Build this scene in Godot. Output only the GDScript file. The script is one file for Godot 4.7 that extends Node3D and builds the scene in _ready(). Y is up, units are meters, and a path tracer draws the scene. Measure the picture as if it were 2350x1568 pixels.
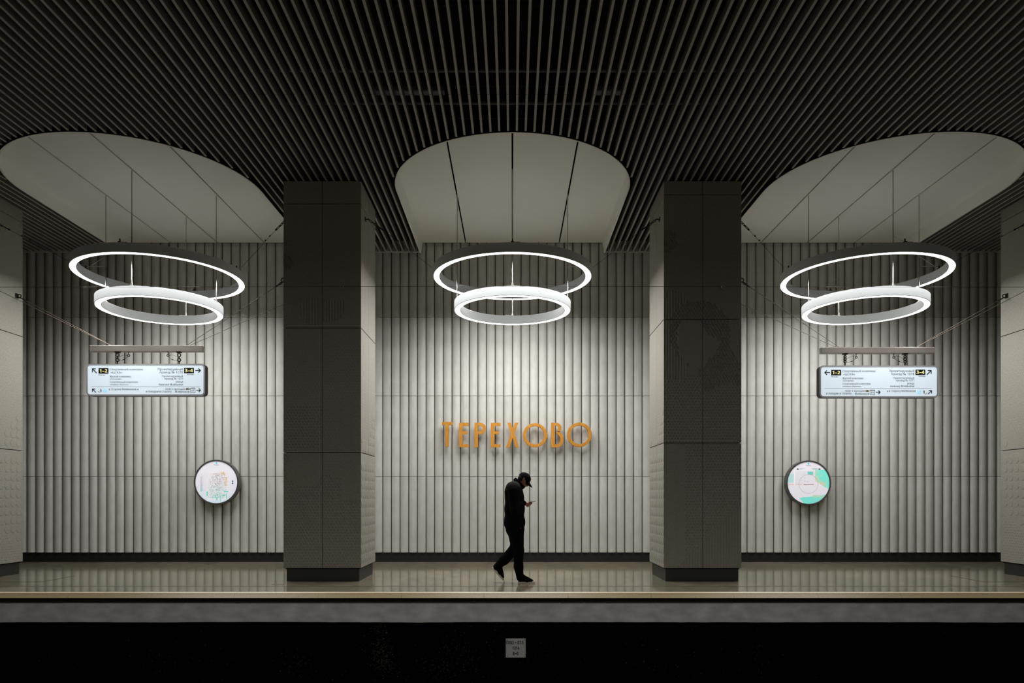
extends Node3D
# An underground station: a lit side platform seen from the platform across the track.
# x to the right, y up, -z away from the camera; the platform floor is y = 0; D (depth) = -z.

const EYE := 1.385
const FOCAL := 1650.0
const CEIL := 6.535          # underside of the ceiling slats
const RECESS := 6.755        # ceiling of the rounded recesses
const WALL := 15.25          # depth of the ribbed wall
const EDGE := 10.42          # depth of the platform edge
const COL_NEAR := 11.72
const COL_FAR := 12.94
const COL_W := 1.264
const LAMP_D := 12.83

var M := {}
var used := {}
var rng := RandomNumberGenerator.new()
var unit_link: ArrayMesh
var lamp_energy := 0.92

# ------------------------------------------------------------------ naming
func numbered(called: String) -> String:
	if not used.has(called):
		used[called] = 0
		return called
	used[called] += 1
	return "%s_%03d" % [called, used[called]]

func tag(o: Node, label := "", category := "", group := "", kind := ""):
	if label != "": o.set_meta("label", label)
	if category != "": o.set_meta("category", category)
	if group != "": o.set_meta("group", group)
	if kind != "": o.set_meta("kind", kind)
	return o

func thing(called: String, at := Vector3.ZERO) -> Node3D:
	var o := Node3D.new()
	o.name = numbered(called)
	o.position = at
	add_child(o)
	return o

func inst(called: String, mesh: Mesh, mat: Material, parent: Node3D, at := Vector3.ZERO) -> MeshInstance3D:
	var o := MeshInstance3D.new()
	o.mesh = mesh
	o.material_override = mat
	o.position = at
	if parent == self:
		o.name = numbered(called)
		add_child(o)
	else:
		var n := called
		var k := 0
		while parent.has_node(NodePath(n)):
			k = int(parent.get_meta("_n_" + called, 0)) + 1
			parent.set_meta("_n_" + called, k)
			n = "%s_%03d" % [called, k]
		o.name = n
		parent.add_child(o, true)
	return o

func build(called: String, st: SurfaceTool, mat: Material, parent: Node3D, at := Vector3.ZERO) -> MeshInstance3D:
	st.generate_normals()
	return inst(called, st.commit(), mat, parent, at)

# ------------------------------------------------------------------ shapes
func mb() -> SurfaceTool:
	var st := SurfaceTool.new()
	st.begin(Mesh.PRIMITIVE_TRIANGLES)
	st.set_smooth_group(-1)
	return st

func tri(st: SurfaceTool, a: Vector3, b: Vector3, c: Vector3, hint: Vector3):
	if (b - a).cross(c - a).dot(hint) > 0.0:
		st.add_vertex(a); st.add_vertex(c); st.add_vertex(b)
	else:
		st.add_vertex(a); st.add_vertex(b); st.add_vertex(c)

func quad(st: SurfaceTool, a: Vector3, b: Vector3, c: Vector3, d: Vector3, hint: Vector3):
	tri(st, a, b, c, hint)
	tri(st, a, c, d, hint)

# box with chamfered edges, centre c, size s, chamfer h
func cbox(st: SurfaceTool, c: Vector3, s: Vector3, h := 0.0, b := Basis()):
	st.set_smooth_group(-1)
	var e := s / 2.0
	var ax := [Vector3(1, 0, 0), Vector3(0, 1, 0), Vector3(0, 0, 1)]
	for i in 3:
		var j := (i + 1) % 3
		var k := (i + 2) % 3
		for sg in [-1.0, 1.0]:
			var n: Vector3 = ax[i] * sg
			var o: Vector3 = n * e[i]
			var u: Vector3 = ax[j] * (e[j] - h)
			var v: Vector3 = ax[k] * (e[k] - h)
			quad(st, c + b * (o - u - v), c + b * (o + u - v), c + b * (o + u + v), c + b * (o - u + v), b * n)
	if h <= 0.0:
		return
	for i in 3:
		var j := (i + 1) % 3
		var k := (i + 2) % 3
		for sj in [-1.0, 1.0]:
			for sk in [-1.0, 1.0]:
				var p: Vector3 = ax[j] * sj * e[j] + ax[k] * sk * (e[k] - h)
				var r: Vector3 = ax[j] * sj * (e[j] - h) + ax[k] * sk * e[k]
				var l: Vector3 = ax[i] * (e[i] - h)
				quad(st, c + b * (p - l), c + b * (p + l), c + b * (r + l), c + b * (r - l), b * (ax[j] * sj + ax[k] * sk))
	for sx in [-1.0, 1.0]:
		for sy in [-1.0, 1.0]:
			for sz in [-1.0, 1.0]:
				var g := Vector3(sx, sy, sz)
				tri(st, c + b * (g * Vector3(e.x, e.y - h, e.z - h)), c + b * (g * Vector3(e.x - h, e.y, e.z - h)), c + b * (g * Vector3(e.x - h, e.y - h, e.z)), b * g)

# prism from a polygon in (x, y), from z0 to z1 (z1 the front), optional front chamfer
func prism(st: SurfaceTool, poly: PackedVector2Array, z0: float, z1: float, xf := Transform3D(), chamfer := 0.0):
	st.set_smooth_group(-1)
	if Geometry2D.is_polygon_clockwise(poly):
		poly.reverse()
	var idx := Geometry2D.triangulate_polygon(poly)
	var n := poly.size()
	var front := poly
	if chamfer > 0.0:
		var got := Geometry2D.offset_polygon(poly, -chamfer, Geometry2D.JOIN_MITER)
		if got.size() == 1 and got[0].size() == n:
			front = PackedVector2Array()
			for i in n:      # match the points of both outlines
				var best := 0
				for j in n:
					if got[0][j].distance_squared_to(poly[i]) < got[0][best].distance_squared_to(poly[i]): best = j
				front.append(got[0][best])
		else:
			chamfer = 0.0
	for i in range(0, idx.size(), 3):
		var a := poly[idx[i]]
		var b := poly[idx[i + 1]]
		var c := poly[idx[i + 2]]
		tri(st, xf * Vector3(a.x, a.y, z0), xf * Vector3(b.x, b.y, z0), xf * Vector3(c.x, c.y, z0), xf.basis * Vector3(0, 0, -1))
		a = front[idx[i]]
		b = front[idx[i + 1]]
		c = front[idx[i + 2]]
		tri(st, xf * Vector3(a.x, a.y, z1), xf * Vector3(b.x, b.y, z1), xf * Vector3(c.x, c.y, z1), xf.basis * Vector3(0, 0, 1))
	for i in n:
		var a := poly[i]
		var b := poly[(i + 1) % n]
		var out := xf.basis * Vector3(b.y - a.y, a.x - b.x, 0)
		var zs := z1 - chamfer
		quad(st, xf * Vector3(a.x, a.y, z0), xf * Vector3(b.x, b.y, z0), xf * Vector3(b.x, b.y, zs), xf * Vector3(a.x, a.y, zs), out)
		if chamfer > 0.0:
			var a2 := front[i]
			var b2 := front[(i + 1) % n]
			quad(st, xf * Vector3(a.x, a.y, zs), xf * Vector3(b.x, b.y, zs), xf * Vector3(b2.x, b2.y, z1), xf * Vector3(a2.x, a2.y, z1), out + xf.basis * Vector3(0, 0, 0.1))

func frame_of(d: Vector3) -> Basis:
	var z := d.normalized()
	var x := (Vector3.UP if absf(z.y) < 0.9 else Vector3.RIGHT).cross(z).normalized()
	return Basis(x, z.cross(x), z)

# round bar along a row of points
func tube(st: SurfaceTool, pts: Array, r: float, sides := 8, closed := false):
	st.set_smooth_group(0)
	var n := pts.size()
	var rings := []
	var prev := Basis()
	for i in n:
		var d: Vector3
		if closed:
			d = pts[(i + 1) % n] - pts[(i + n - 1) % n]
		else:
			d = pts[mini(i + 1, n - 1)] - pts[maxi(i - 1, 0)]
		var f := frame_of(d)
		if i > 0:
			var x := (prev.x - d.normalized() * prev.x.dot(d.normalized())).normalized()
			f = Basis(x, d.normalized().cross(x), d.normalized())
		prev = f
		var ring := []
		for k in sides:
			var a := TAU * k / sides
			ring.append(pts[i] + f.x * cos(a) * r + f.y * sin(a) * r)
		rings.append(ring)
	for i in (n if closed else n - 1):
		var j := (i + 1) % n
		for k in sides:
			var l := (k + 1) % sides
			var m: Vector3 = (rings[i][k] + rings[i][l] + rings[j][k] + rings[j][l]) / 4.0
			quad(st, rings[i][k], rings[i][l], rings[j][l], rings[j][k], m - (pts[i] + pts[j]) / 2.0)
	if not closed:
		st.set_smooth_group(-1)
		for k in range(1, sides - 1):
			tri(st, rings[0][0], rings[0][k], rings[0][k + 1], pts[0] - pts[1])
			tri(st, rings[n - 1][0], rings[n - 1][k], rings[n - 1][k + 1], pts[n - 1] - pts[n - 2])
	st.set_smooth_group(-1)

# closed profile [(r, y)...] turned about the y axis; every side of the profile its own smooth group
func lathe(st: SurfaceTool, prof: Array, segs: int, closed := true, xf := Transform3D()):
	var n := prof.size()
	var mid := Vector2.ZERO
	for p in prof: mid += p / n
	for i in (n if closed else n - 1):
		var a: Vector2 = prof[i]
		var b: Vector2 = prof[(i + 1) % n]
		st.set_smooth_group(i + 1)
		var o := Vector2(b.y - a.y, a.x - b.x)
		if o.dot((a + b) / 2.0 - mid) < 0.0: o = -o
		for k in segs:
			var t0 := TAU * k / segs
			var t1 := TAU * (k + 1) / segs
			var tm := (t0 + t1) / 2.0
			quad(st, xf * Vector3(a.x * cos(t0), a.y, a.x * sin(t0)), xf * Vector3(a.x * cos(t1), a.y, a.x * sin(t1)), xf * Vector3(b.x * cos(t1), b.y, b.x * sin(t1)), xf * Vector3(b.x * cos(t0), b.y, b.x * sin(t0)), xf.basis * Vector3(o.x * cos(tm), o.y, o.x * sin(tm)))
	st.set_smooth_group(-1)

func rounded_rect(w: float, h: float, r: float, n := 6) -> PackedVector2Array:
	var p := PackedVector2Array()
	for c in [[1, 1, 0], [-1, 1, 1], [-1, -1, 2], [1, -1, 3]]:
		for i in n + 1:
			var a: float = PI / 2 * (c[2] + float(i) / n)
			p.append(Vector2(c[0] * (w / 2 - r) + cos(a) * r, c[1] * (h / 2 - r) + sin(a) * r))
	return p

func circle_points(c: Vector3, u: Vector3, v: Vector3, n: int) -> Array:
	var out := []
	for i in n:
		out.append(c + u * cos(TAU * i / n) + v * sin(TAU * i / n))
	return out

# ------------------------------------------------------------------ materials
func noise_tex(freq: float, lo: Color, hi: Color, size := 512, kind := FastNoiseLite.TYPE_SIMPLEX_SMOOTH, sd := 1, octaves := 5) -> NoiseTexture2D:
	var n := FastNoiseLite.new()
	n.noise_type = kind
	n.frequency = freq
	n.seed = sd
	n.fractal_octaves = octaves
	var g := Gradient.new()
	g.set_color(0, lo)
	g.set_color(1, hi)
	var t := NoiseTexture2D.new()
	t.width = size
	t.height = size
	t.seamless = true
	t.noise = n
	t.color_ramp = g
	return t

func mat(called: String, color: Color, rough := 0.8, tex: Texture2D = null, scale := Vector3.ONE, metal := 0.0) -> StandardMaterial3D:
	var m := StandardMaterial3D.new()
	m.resource_name = called
	m.albedo_color = color
	m.roughness = rough
	m.metallic = metal
	if tex:
		m.albedo_texture = tex
		m.uv1_triplanar = true
		m.uv1_world_triplanar = true
		m.uv1_scale = scale
	M[called] = m
	return m

func glow(called: String, color: Color, energy: float) -> StandardMaterial3D:
	var m := mat(called, color, 0.5)
	m.emission_enabled = true
	m.emission = color
	m.emission_energy_multiplier = energy
	return m

func make_materials():
	var cloud := noise_tex(0.012, Color(0.91, 0.91, 0.90), Color(1, 1, 1), 512, FastNoiseLite.TYPE_SIMPLEX_SMOOTH, 3)
	var fine := noise_tex(0.08, Color(0.86, 0.86, 0.86), Color(1, 1, 1), 512, FastNoiseLite.TYPE_SIMPLEX_SMOOTH, 9)
	var stone := noise_tex(0.015, Color(0.62, 0.64, 0.60), Color(1, 0.98, 0.93), 512, FastNoiseLite.TYPE_SIMPLEX_SMOOTH, 21, 6)
	for i in 3:
		mat("rib%d" % i, [Color(0.80, 0.795, 0.77), Color(0.815, 0.81, 0.785), Color(0.79, 0.785, 0.76)][i], 0.75, cloud, Vector3(0.9, 0.35, 0.9))
	mat("backing", Color(0.28, 0.27, 0.25), 0.9)
	mat("column", Color(0.64, 0.62, 0.575), 0.75, fine, Vector3(0.8, 0.6, 0.8))
	mat("joint", Color(0.04, 0.038, 0.035), 0.95)
	mat("plinth", Color(0.20, 0.205, 0.20), 0.45, noise_tex(0.2, Color(0.7, 0.7, 0.7), Color(1, 1, 1), 256, FastNoiseLite.TYPE_SIMPLEX, 4))
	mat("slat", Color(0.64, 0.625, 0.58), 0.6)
	mat("slat_side", Color(0.40, 0.39, 0.36), 0.7)  # same slats, darkened in colour for the shade on their sides
	mat("void", Color(0.03, 0.03, 0.03), 1.0)
	mat("recess", Color(0.94, 0.935, 0.91), 0.6)
	mat("trim", Color(0.75, 0.75, 0.72), 0.5)
	mat("baseboard", Color(0.15, 0.155, 0.15), 0.5, noise_tex(0.1, Color(0.6, 0.6, 0.6), Color(1, 1, 1), 256, FastNoiseLite.TYPE_SIMPLEX, 5))
	for i in 3:
		mat("floor%d" % i, [Color(0.645, 0.608, 0.54), Color(0.615, 0.583, 0.52), Color(0.665, 0.628, 0.56)][i], 0.11, stone, Vector3(0.35, 0.5, 1.4))
	mat("grout", Color(0.15, 0.145, 0.13), 0.8)
	mat("nosing", Color(0.72, 0.63, 0.475), 0.42, fine, Vector3(0.7, 0.7, 0.7))
	mat("joint_strip", Color(0.30, 0.26, 0.21), 0.4)
	mat("arris", Color(0.96, 0.90, 0.76), 0.4)  # pale colour imitates the bright line of light on the edge
	mat("slab_edge", Color(0.30, 0.29, 0.26), 0.9, cloud, Vector3(0.8, 0.8, 0.8))
	mat("whitewash", Color(0.93, 0.925, 0.895), 0.85, noise_tex(0.01, Color(0.82, 0.82, 0.82), Color(1, 1, 1), 512, FastNoiseLite.TYPE_SIMPLEX_SMOOTH, 12), Vector3(0.5, 1.0, 0.5))
	mat("pit", Color(0.05, 0.05, 0.05), 1.0)
	mat("concrete", Color(0.62, 0.60, 0.54), 0.6)
	mat("lamp_white", Color(0.77, 0.785, 0.79), 0.4)
	glow("diffuser", Color(1, 1, 1), 4.0)
	mat("steel", Color(0.75, 0.73, 0.70), 0.28, null, Vector3.ONE, 0.9)
	mat("cable", Color(0.42, 0.37, 0.32), 0.6, null, Vector3.ONE, 0.3)
	mat("dark_steel", Color(0.16, 0.15, 0.14), 0.4, null, Vector3.ONE, 0.7)
	mat("beam", Color(0.72, 0.69, 0.65), 0.38, null, Vector3.ONE, 0.55)
	mat("case", Color(0.09, 0.075, 0.065), 0.4)
	mat("bezel", Color(0.80, 0.80, 0.82), 0.4)
	glow("sign_face", Color(0.89, 0.94, 0.98), 0.58)
	mat("ink", Color(0.05, 0.06, 0.07), 0.6)
	mat("ink_grey", Color(0.22, 0.24, 0.26), 0.6)
	mat("ink_pale", Color(0.55, 0.6, 0.63), 0.6)
	glow("yellow_light", Color(0.97, 0.92, 0.62), 0.7)
	glow("blue_light", Color(0.66, 0.87, 0.97), 0.75)
	mat("map_frame", Color(0.30, 0.30, 0.30), 0.35)
	var wood := noise_tex(0.03, Color(0.78, 0.72, 0.62), Color(1, 1, 1), 256, FastNoiseLite.TYPE_SIMPLEX_SMOOTH, 30, 4)
	mat("wood", Color(0.87, 0.61, 0.21), 0.45, wood, Vector3(7.0, 0.6, 7.0))
	mat("cloth", Color(0.055, 0.055, 0.06), 0.95)
	mat("cloth_yoke", Color(0.17, 0.165, 0.155), 0.95)
	mat("trouser", Color(0.05, 0.05, 0.055), 0.95)
	mat("cap", Color(0.09, 0.09, 0.11), 0.9)
	mat("shoe", Color(0.035, 0.035, 0.04), 0.95)
	for c in ["cloth", "cloth_yoke", "trouser", "cap", "shoe"]: M[c].metallic_specular = 0.2
	mat("skin", Color(0.72, 0.47, 0.33), 0.6)
	mat("hair", Color(0.10, 0.07, 0.05), 0.8)
	mat("rubber", Color(0.84, 0.80, 0.73), 0.6)
	mat("red_tag", Color(0.48, 0.09, 0.06), 0.8)
	mat("phone", Color(0.03, 0.03, 0.035), 0.25)
	mat("plate", Color(0.80, 0.79, 0.76), 0.5)
	mat("duct", Color(0.45, 0.45, 0.45), 0.5)

# ------------------------------------------------------------------ lettering
var font: SystemFont
var font_bold: SystemFont

# flat text that fills the rectangle x0..x1, y0..y1 of the parent's face at depth z
func text(parent: Node3D, s: String, x0: float, y0: float, x1: float, y1: float, z: float, m: Material, bold := false, called := "lettering"):
	var t := TextMesh.new()
	t.text = s
	t.font = font_bold if bold else font
	t.font_size = 48
	t.pixel_size = 0.01
	t.depth = 0.02
	t.curve_step = 3.0
	var box := t.get_aabb()
	if box.size.x < 1e-6:
		return
	var o := inst(called, t, m, parent)
	var sx := (x1 - x0) / box.size.x
	var sy := (y1 - y0) / box.size.y
	o.scale = Vector3(sx, sy, 0.06)
	o.position = Vector3(x0 - box.position.x * sx, y0 - box.position.y * sy, z - box.position.z * 0.06)

# ------------------------------------------------------------------ main
func _ready():
	rng.seed = 77
	# camera
	var cam := Camera3D.new()
	cam.name = "camera"
	cam.projection = Camera3D.PROJECTION_FRUSTUM
	cam.near = 0.1
	cam.far = 100.0
	cam.size = 0.1 * 1568.0 / FOCAL
	cam.frustum_offset = Vector2(-0.1 * 1.0 / FOCAL, 0.1 * 356.0 / FOCAL)
	cam.position = Vector3(0, EYE, 0)
	add_child(cam)
	cam.current = true
	# environment: an underground hall, no daylight
	var we := WorldEnvironment.new()
	we.name = "world_environment"
	var env := Environment.new()
	env.background_mode = Environment.BG_COLOR
	env.background_color = Color.BLACK
	env.tonemap_mode = Environment.TONE_MAPPER_LINEAR
	env.tonemap_exposure = 1.0
	env.sdfgi_enabled = true
	env.ssao_enabled = true
	env.ssil_enabled = true
	we.environment = env
	add_child(we)
	font = SystemFont.new()
	font.font_names = PackedStringArray(["Droid Sans"])
	font_bold = SystemFont.new()
	font_bold.font_names = PackedStringArray(["Droid Sans"])
	font_bold.font_weight = 700
	make_materials()
	var ls := mb()
	tube(ls, [Vector3(0, 0.028, 0), Vector3(0.014, 0.018, 0), Vector3(0.016, 0, 0), Vector3(0.014, -0.018, 0), Vector3(0, -0.028, 0), Vector3(-0.014, -0.018, 0), Vector3(-0.016, 0, 0), Vector3(-0.014, 0.018, 0)], 0.006, 6, true)
	ls.generate_normals()
	unit_link = ls.commit()

	shell()
	rib_walls()
	ceiling()
	columns()
	platform()
	# the lamps over this platform, and the three over the platform the camera stands on
	lamp("round two-ring pendant lamp in the middle bay, above the wooden station name", 0.0, -LAMP_D, 1.0)
	lamp("round two-ring pendant lamp in the left bay, above the left hanging sign", -6.27, -LAMP_D, 0.80)
	lamp("round two-ring pendant lamp in the right bay, above the right hanging sign", 6.27, -LAMP_D, 0.80)
	lamp("round two-ring pendant lamp high over the near platform, middle of three", 0.0, -1.0, 0.85, false)
	lamp("round two-ring pendant lamp high over the near platform, left of three", -6.27, -1.0, 0.35, false)
	lamp("round two-ring pendant lamp high over the near platform, right of three", 6.27, -1.0, 0.35, false)
	stays()
	wire()
	direction_sign(-6.24, -12.23, true)
	direction_sign(6.235, -12.23, false)
	map_light(-6.23, 0.0, true)
	map_light(6.23, 0.0, false)
	station_name()
	distance_plate()
	drain_and_hatches()
	pipes()
	person()

# ------------------------------------------------------------------ setting
func shell():
	var st := mb()
	cbox(st, Vector3(0, CEIL + 1.0, -5.0), Vector3(30, 0.3, 24), 0)
	tag(build("ceiling", st, M.void, self), "black slab above the slatted ceiling", "", "", "structure")
	st = mb()
	cbox(st, Vector3(0, 2.9, -15.70), Vector3(29.4, 10.4, 0.3), 0)
	tag(build("wall_rear", st, M.concrete, self), "plain wall behind the ribbed cladding", "", "", "structure")
	for s in [["wall_west", -14.6], ["wall_east", 14.6]]:
		st = mb()
		cbox(st, Vector3(s[1], 2.9, -5.0), Vector3(0.3, 10.4, 24), 0)
		tag(build(s[0], st, M.void, self), "dark end wall of the hall", "", "", "structure")
	st = mb()
	cbox(st, Vector3(0, 2.9, 6.0), Vector3(29.4, 10.4, 0.3), 0)
	tag(build("wall_near", st, M.concrete, self), "dark wall behind the near platform", "", "", "structure")
	st = mb()
	cbox(st, Vector3(0, -1.75, -5.0), Vector3(29.4, 0.3, 22), 0)
	tag(build("floor_track", st, M.pit, self), "dark track bed between the platforms", "", "", "structure")
	st = mb()
	cbox(st, Vector3(0, -0.8, 1.2), Vector3(29.2, 1.6, 9.2), 0.01)
	tag(build("floor_near", st, M.concrete, self), "near platform the picture is taken from", "", "", "structure")

func rib_mesh(w: float, h: float) -> ArrayMesh:
	# one convex concrete rib, front towards +z, its back plane at z = 0
	var st := mb()
	var ts := [-1.0, -0.985, -0.95, -0.88, -0.7, -0.4, 0.0, 0.4, 0.7, 0.88, 0.95, 0.985, 1.0]
	var n := ts.size() - 1
	var g := 0.0068
	var prof := []
	for i in n + 1:
		var t: float = ts[i]
		var x := t * (w / 2 - g)
		prof.append(Vector2(x, 0.034 * (1.0 - t * t) + 0.022 * sqrt(maxf(0.0, 1.0 - pow(absf(t), 7.0)))))
	var y0 := 0.003
	var y1 := h - 0.005
	for i in n:
		var a: Vector2 = prof[i]
		var b: Vector2 = prof[i + 1]
		st.set_smooth_group(1)
		quad(st, Vector3(a.x, y0, a.y), Vector3(b.x, y0, b.y), Vector3(b.x, y1, b.y), Vector3(a.x, y1, a.y), Vector3(-(b.y - a.y), 0, b.x - a.x))
		st.set_smooth_group(-1)
		tri(st, Vector3(0, y0, -0.01), Vector3(a.x, y0, a.y), Vector3(b.x, y0, b.y), Vector3.DOWN)
		tri(st, Vector3(0, y1, -0.01), Vector3(a.x, y1, a.y), Vector3(b.x, y1, b.y), Vector3.UP)
	st.generate_normals()
	return st.commit()

func rib_walls():
	var ys := [0.195, 1.813, 3.525, 5.195, 6.82]
	var bays := [["wall_back", "ribbed concrete wall behind the middle bay", -3.864, 0.184, 42], ["wall_back_left", "ribbed concrete wall of the left bay", -10.9033, 0.1891, 37], ["wall_back_right", "ribbed concrete wall of the right bay", 3.853, 0.18955, 37]]
	for b in bays:
		var root := thing(b[0], Vector3(0, 0, -WALL))
		tag(root, b[1], "", "", "structure")
		var w: float = b[3]
		var n: int = b[4]
		var x0: float = b[2]
		var st := mb()
		cbox(st, Vector3(x0 + w * n / 2, 3.5, -0.17), Vector3(w * n, 7.4, 0.2), 0)
		build("backing", st, M.backing, root)
		for r in 4:
			var mesh := rib_mesh(w, ys[r + 1] - ys[r])
			for i in n:
				var x := x0 + w * (i + 0.5)
				inst("rib", mesh, M["rib%d" % rng.randi_range(0, 2)], root, Vector3(x, ys[r], -0.06 + rng.randf_range(-0.003, 0.003)))
		st = mb()
		cbox(st, Vector3(x0 + w * n / 2, 0.0965, -0.07), Vector3(w * n, 0.193, 0.05), 0.0)
		tag(build("baseboard_" + b[0].trim_prefix("wall_"), st, M.baseboard, self, Vector3(0, 0, -WALL)), "dark stone baseboard under the ribbed wall", "", "", "structure")

func recess_list() -> Array:
	return [[0.0, 1.93, 12.11], [-6.24, 1.985, 12.15], [6.24, 1.985, 12.15]]   # x, half width, depth of the round end's centre

func recess_front(x: float, grow := 0.0) -> float:
	# depth where the recess outline begins at that x; -1 when it does not
	for r in recess_list():
		var dx: float = absf(x - r[0])
		var rad: float = r[1] + grow
		if dx < rad:
			return r[2] - sqrt(rad * rad - dx * dx)
	return -1.0

func u_outline(r: Array, grow: float, back: float) -> PackedVector2Array:
	# in (x, depth)
	var p := PackedVector2Array()
	var rad: float = r[1] + grow
	p.append(Vector2(r[0] + rad, back))
	for i in 49:
		var a := PI * i / 48
		p.append(Vector2(r[0] + cos(a) * rad, r[2] - sin(a) * rad))
	p.append(Vector2(r[0] - rad, back))
	return p

func ceiling():
	var root := thing("ceiling_slats")
	tag(root, "grey slatted ceiling with rounded white recesses over the lamps", "", "", "structure")
	var st := mb()
	# shade is painted into the sides: a darker colour than the lower lip
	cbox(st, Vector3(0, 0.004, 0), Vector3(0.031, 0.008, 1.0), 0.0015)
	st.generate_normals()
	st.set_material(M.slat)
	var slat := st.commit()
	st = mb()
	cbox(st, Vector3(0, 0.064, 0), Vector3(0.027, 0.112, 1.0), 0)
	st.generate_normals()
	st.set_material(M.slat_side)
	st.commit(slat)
	var joint := 9.206
	var pitch := 0.1237
	var rest := mb()
	for k in range(-88, 88):
		var x := pitch * (k + 0.5)
		var back := 15.13
		var f := recess_front(x, 0.055)
		if f > 0.0: back = f
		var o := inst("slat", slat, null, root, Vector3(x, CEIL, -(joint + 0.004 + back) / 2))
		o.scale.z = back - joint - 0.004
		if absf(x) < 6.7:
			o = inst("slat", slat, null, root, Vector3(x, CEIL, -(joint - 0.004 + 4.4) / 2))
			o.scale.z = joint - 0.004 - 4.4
		else:
			cbox(rest, Vector3(x, CEIL + 0.05, -(joint - 0.004 + 4.4) / 2), Vector3(0.031, 0.1, joint - 0.004 - 4.4), 0)
	var s := build("outer_slats", rest, M.slat, root)
	tag(s, "", "", "", "stuff")
	# carriers that hold the slats
	for d in [4.9, 6.3, 7.7, 9.21, 10.0]:
		st = mb()
		cbox(st, Vector3(0, CEIL + 0.125, -d), Vector3(22, 0.04, 0.03), 0)
		build("slat_carrier", st, M.void, root)
	# recesses
	for r in recess_list():
		st = mb()
		var sh := mb()
		var outer := u_outline(r, 0.026, 15.19)
		var inner := u_outline(r, 0.0, 15.19)
		var up := u_outline(r, -0.035, 15.19)
		var n := inner.size()
		for i in n - 1:
			var lo := CEIL - 0.004
			var a := Vector3(outer[i].x, lo, -outer[i].y)
			var b := Vector3(outer[i + 1].x, lo, -outer[i + 1].y)
			var c := Vector3(inner[i + 1].x, lo, -inner[i + 1].y)
			var d := Vector3(inner[i].x, lo, -inner[i].y)
			var c2 := Vector3(up[i + 1].x, RECESS, -up[i + 1].y)
			var d2 := Vector3(up[i].x, RECESS, -up[i].y)
			var a2 := Vector3(a.x, RECESS + 0.02, a.z)
			var b2 := Vector3(b.x, RECESS + 0.02, b.z)
			var mid := Vector3(r[0], lo, -(r[2] if i > 0 and i < n - 2 else 14.0))
			st.set_smooth_group(1)
			quad(st, a, b, c, d, Vector3.DOWN)
			st.set_smooth_group(2)
			quad(st, d, c, c2, d2, mid - d)
			sh.set_smooth_group(3)
			quad(sh, a + Vector3(0, 0.006, 0), b + Vector3(0, 0.006, 0), b2, a2, a - mid)
		build("recess_rim", st, M.recess, root)
		build("rim_back", sh, M.void, root)
		var u := u_outline(r, -0.03, 15.2)
		var xs := [-3.0, -0.99, 0.0, 0.99, 3.0]
		for i in 4:
			var x0: float = r[0] + xs[i] + 0.014
			var x1: float = r[0] + xs[i + 1] - 0.014
			var cut := PackedVector2Array([Vector2(x0, 9.0), Vector2(x1, 9.0), Vector2(x1, 15.2), Vector2(x0, 15.2)])
			for part in Geometry2D.intersect_polygons(u, cut):
				st = mb()
				# (x, depth, height) turned so that the front of the prism looks down
				prism(st, part, 0.0, 0.03, Transform3D(Basis(Vector3(1, 0, 0), Vector3(0, 0, -1), Vector3(0, -1, 0)), Vector3(0, RECESS + 0.03, 0)))
				build("recess_panel", st, M.recess, root)
	# closing strips along the wall between the recesses
	for g in [[-10.9, -8.255], [-4.225, -1.96], [1.96, 4.225], [8.255, 10.9]]:
		st = mb()
		cbox(st, Vector3((g[0] + g[1]) / 2, CEIL + 0.012, -15.15), Vector3(g[1] - g[0], 0.03, 0.025), 0.003)
		build("edge_strip", st, M.trim, root)

# ------------------------------------------------------------------ columns
var scarf := PackedVector2Array([Vector2(1537, 760), Vector2(1541, 730), Vector2(1553, 708), Vector2(1575, 693), Vector2(1605, 688), Vector2(1635, 693), Vector2(1658, 712), Vector2(1672, 738), Vector2(1676, 770), Vector2(1675, 797), Vector2(1698, 831), Vector2(1699, 892), Vector2(1690, 884), Vector2(1670, 876), Vector2(1650, 882), Vector2(1634, 902), Vector2(1618, 898), Vector2(1606, 885), Vector2(1603, 850), Vector2(1575, 836), Vector2(1552, 805), Vector2(1541, 785)])
var face_shape := PackedVector2Array([Vector2(1553, 770), Vector2(1556, 752), Vector2(1566, 738), Vector2(1580, 734), Vector2(1608, 735), Vector2(1616, 752), Vector2(1627, 770), Vector2(1642, 778), Vector2(1661, 781), Vector2(1650, 800), Vector2(1630, 822), Vector2(1612, 842), Vector2(1604, 850), Vector2(1578, 836), Vector2(1562, 812), Vector2(1555, 790)])

func relief_kind(px: float, py: float, left: bool) -> int:
	# 0 plain, 1 dots, 3 stripes, 4 scales, 5 small dots; px, py in the frame of the front of a column
	var p := Vector2(px, py)
	if left:
		if p.distance_to(Vector2(652, 602)) < 20: return 4
		if p.distance_to(Vector2(722, 712)) < 34 and py > 682: return 3
		if p.distance_to(Vector2(752, 700)) < 40 and py > 690: return 3
		if px > 783 and py > 930 and py < 1150: return 0
		if px < 739:
			if py > 935 and p.distance_to(Vector2(700, 1075)) > 44: return 1
			return 5 if py > 820 and py < 930 else 0
		if py > 1085 + (px - 740) * 0.35: return 1
		return 5 if py > 790 else 0
	if p.distance_to(Vector2(1528, 551)) < 26: return 4
	var e := Geometry2D.is_point_in_polygon(p, scarf)
	if e and not Geometry2D.is_point_in_polygon(p, face_shape): return 4
	if p.distance_to(Vector2(1545, 700)) < 34 and not e: return 3
	if px < 1572 and py > 735 and py < 872 and not e: return 3
	if py > 1304 - (px - 1553) * 0.98 and px > 1553: return 3
	if px < 1573 and py > 1022: return 0
	if py > 862: return 1
	return 0

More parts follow.
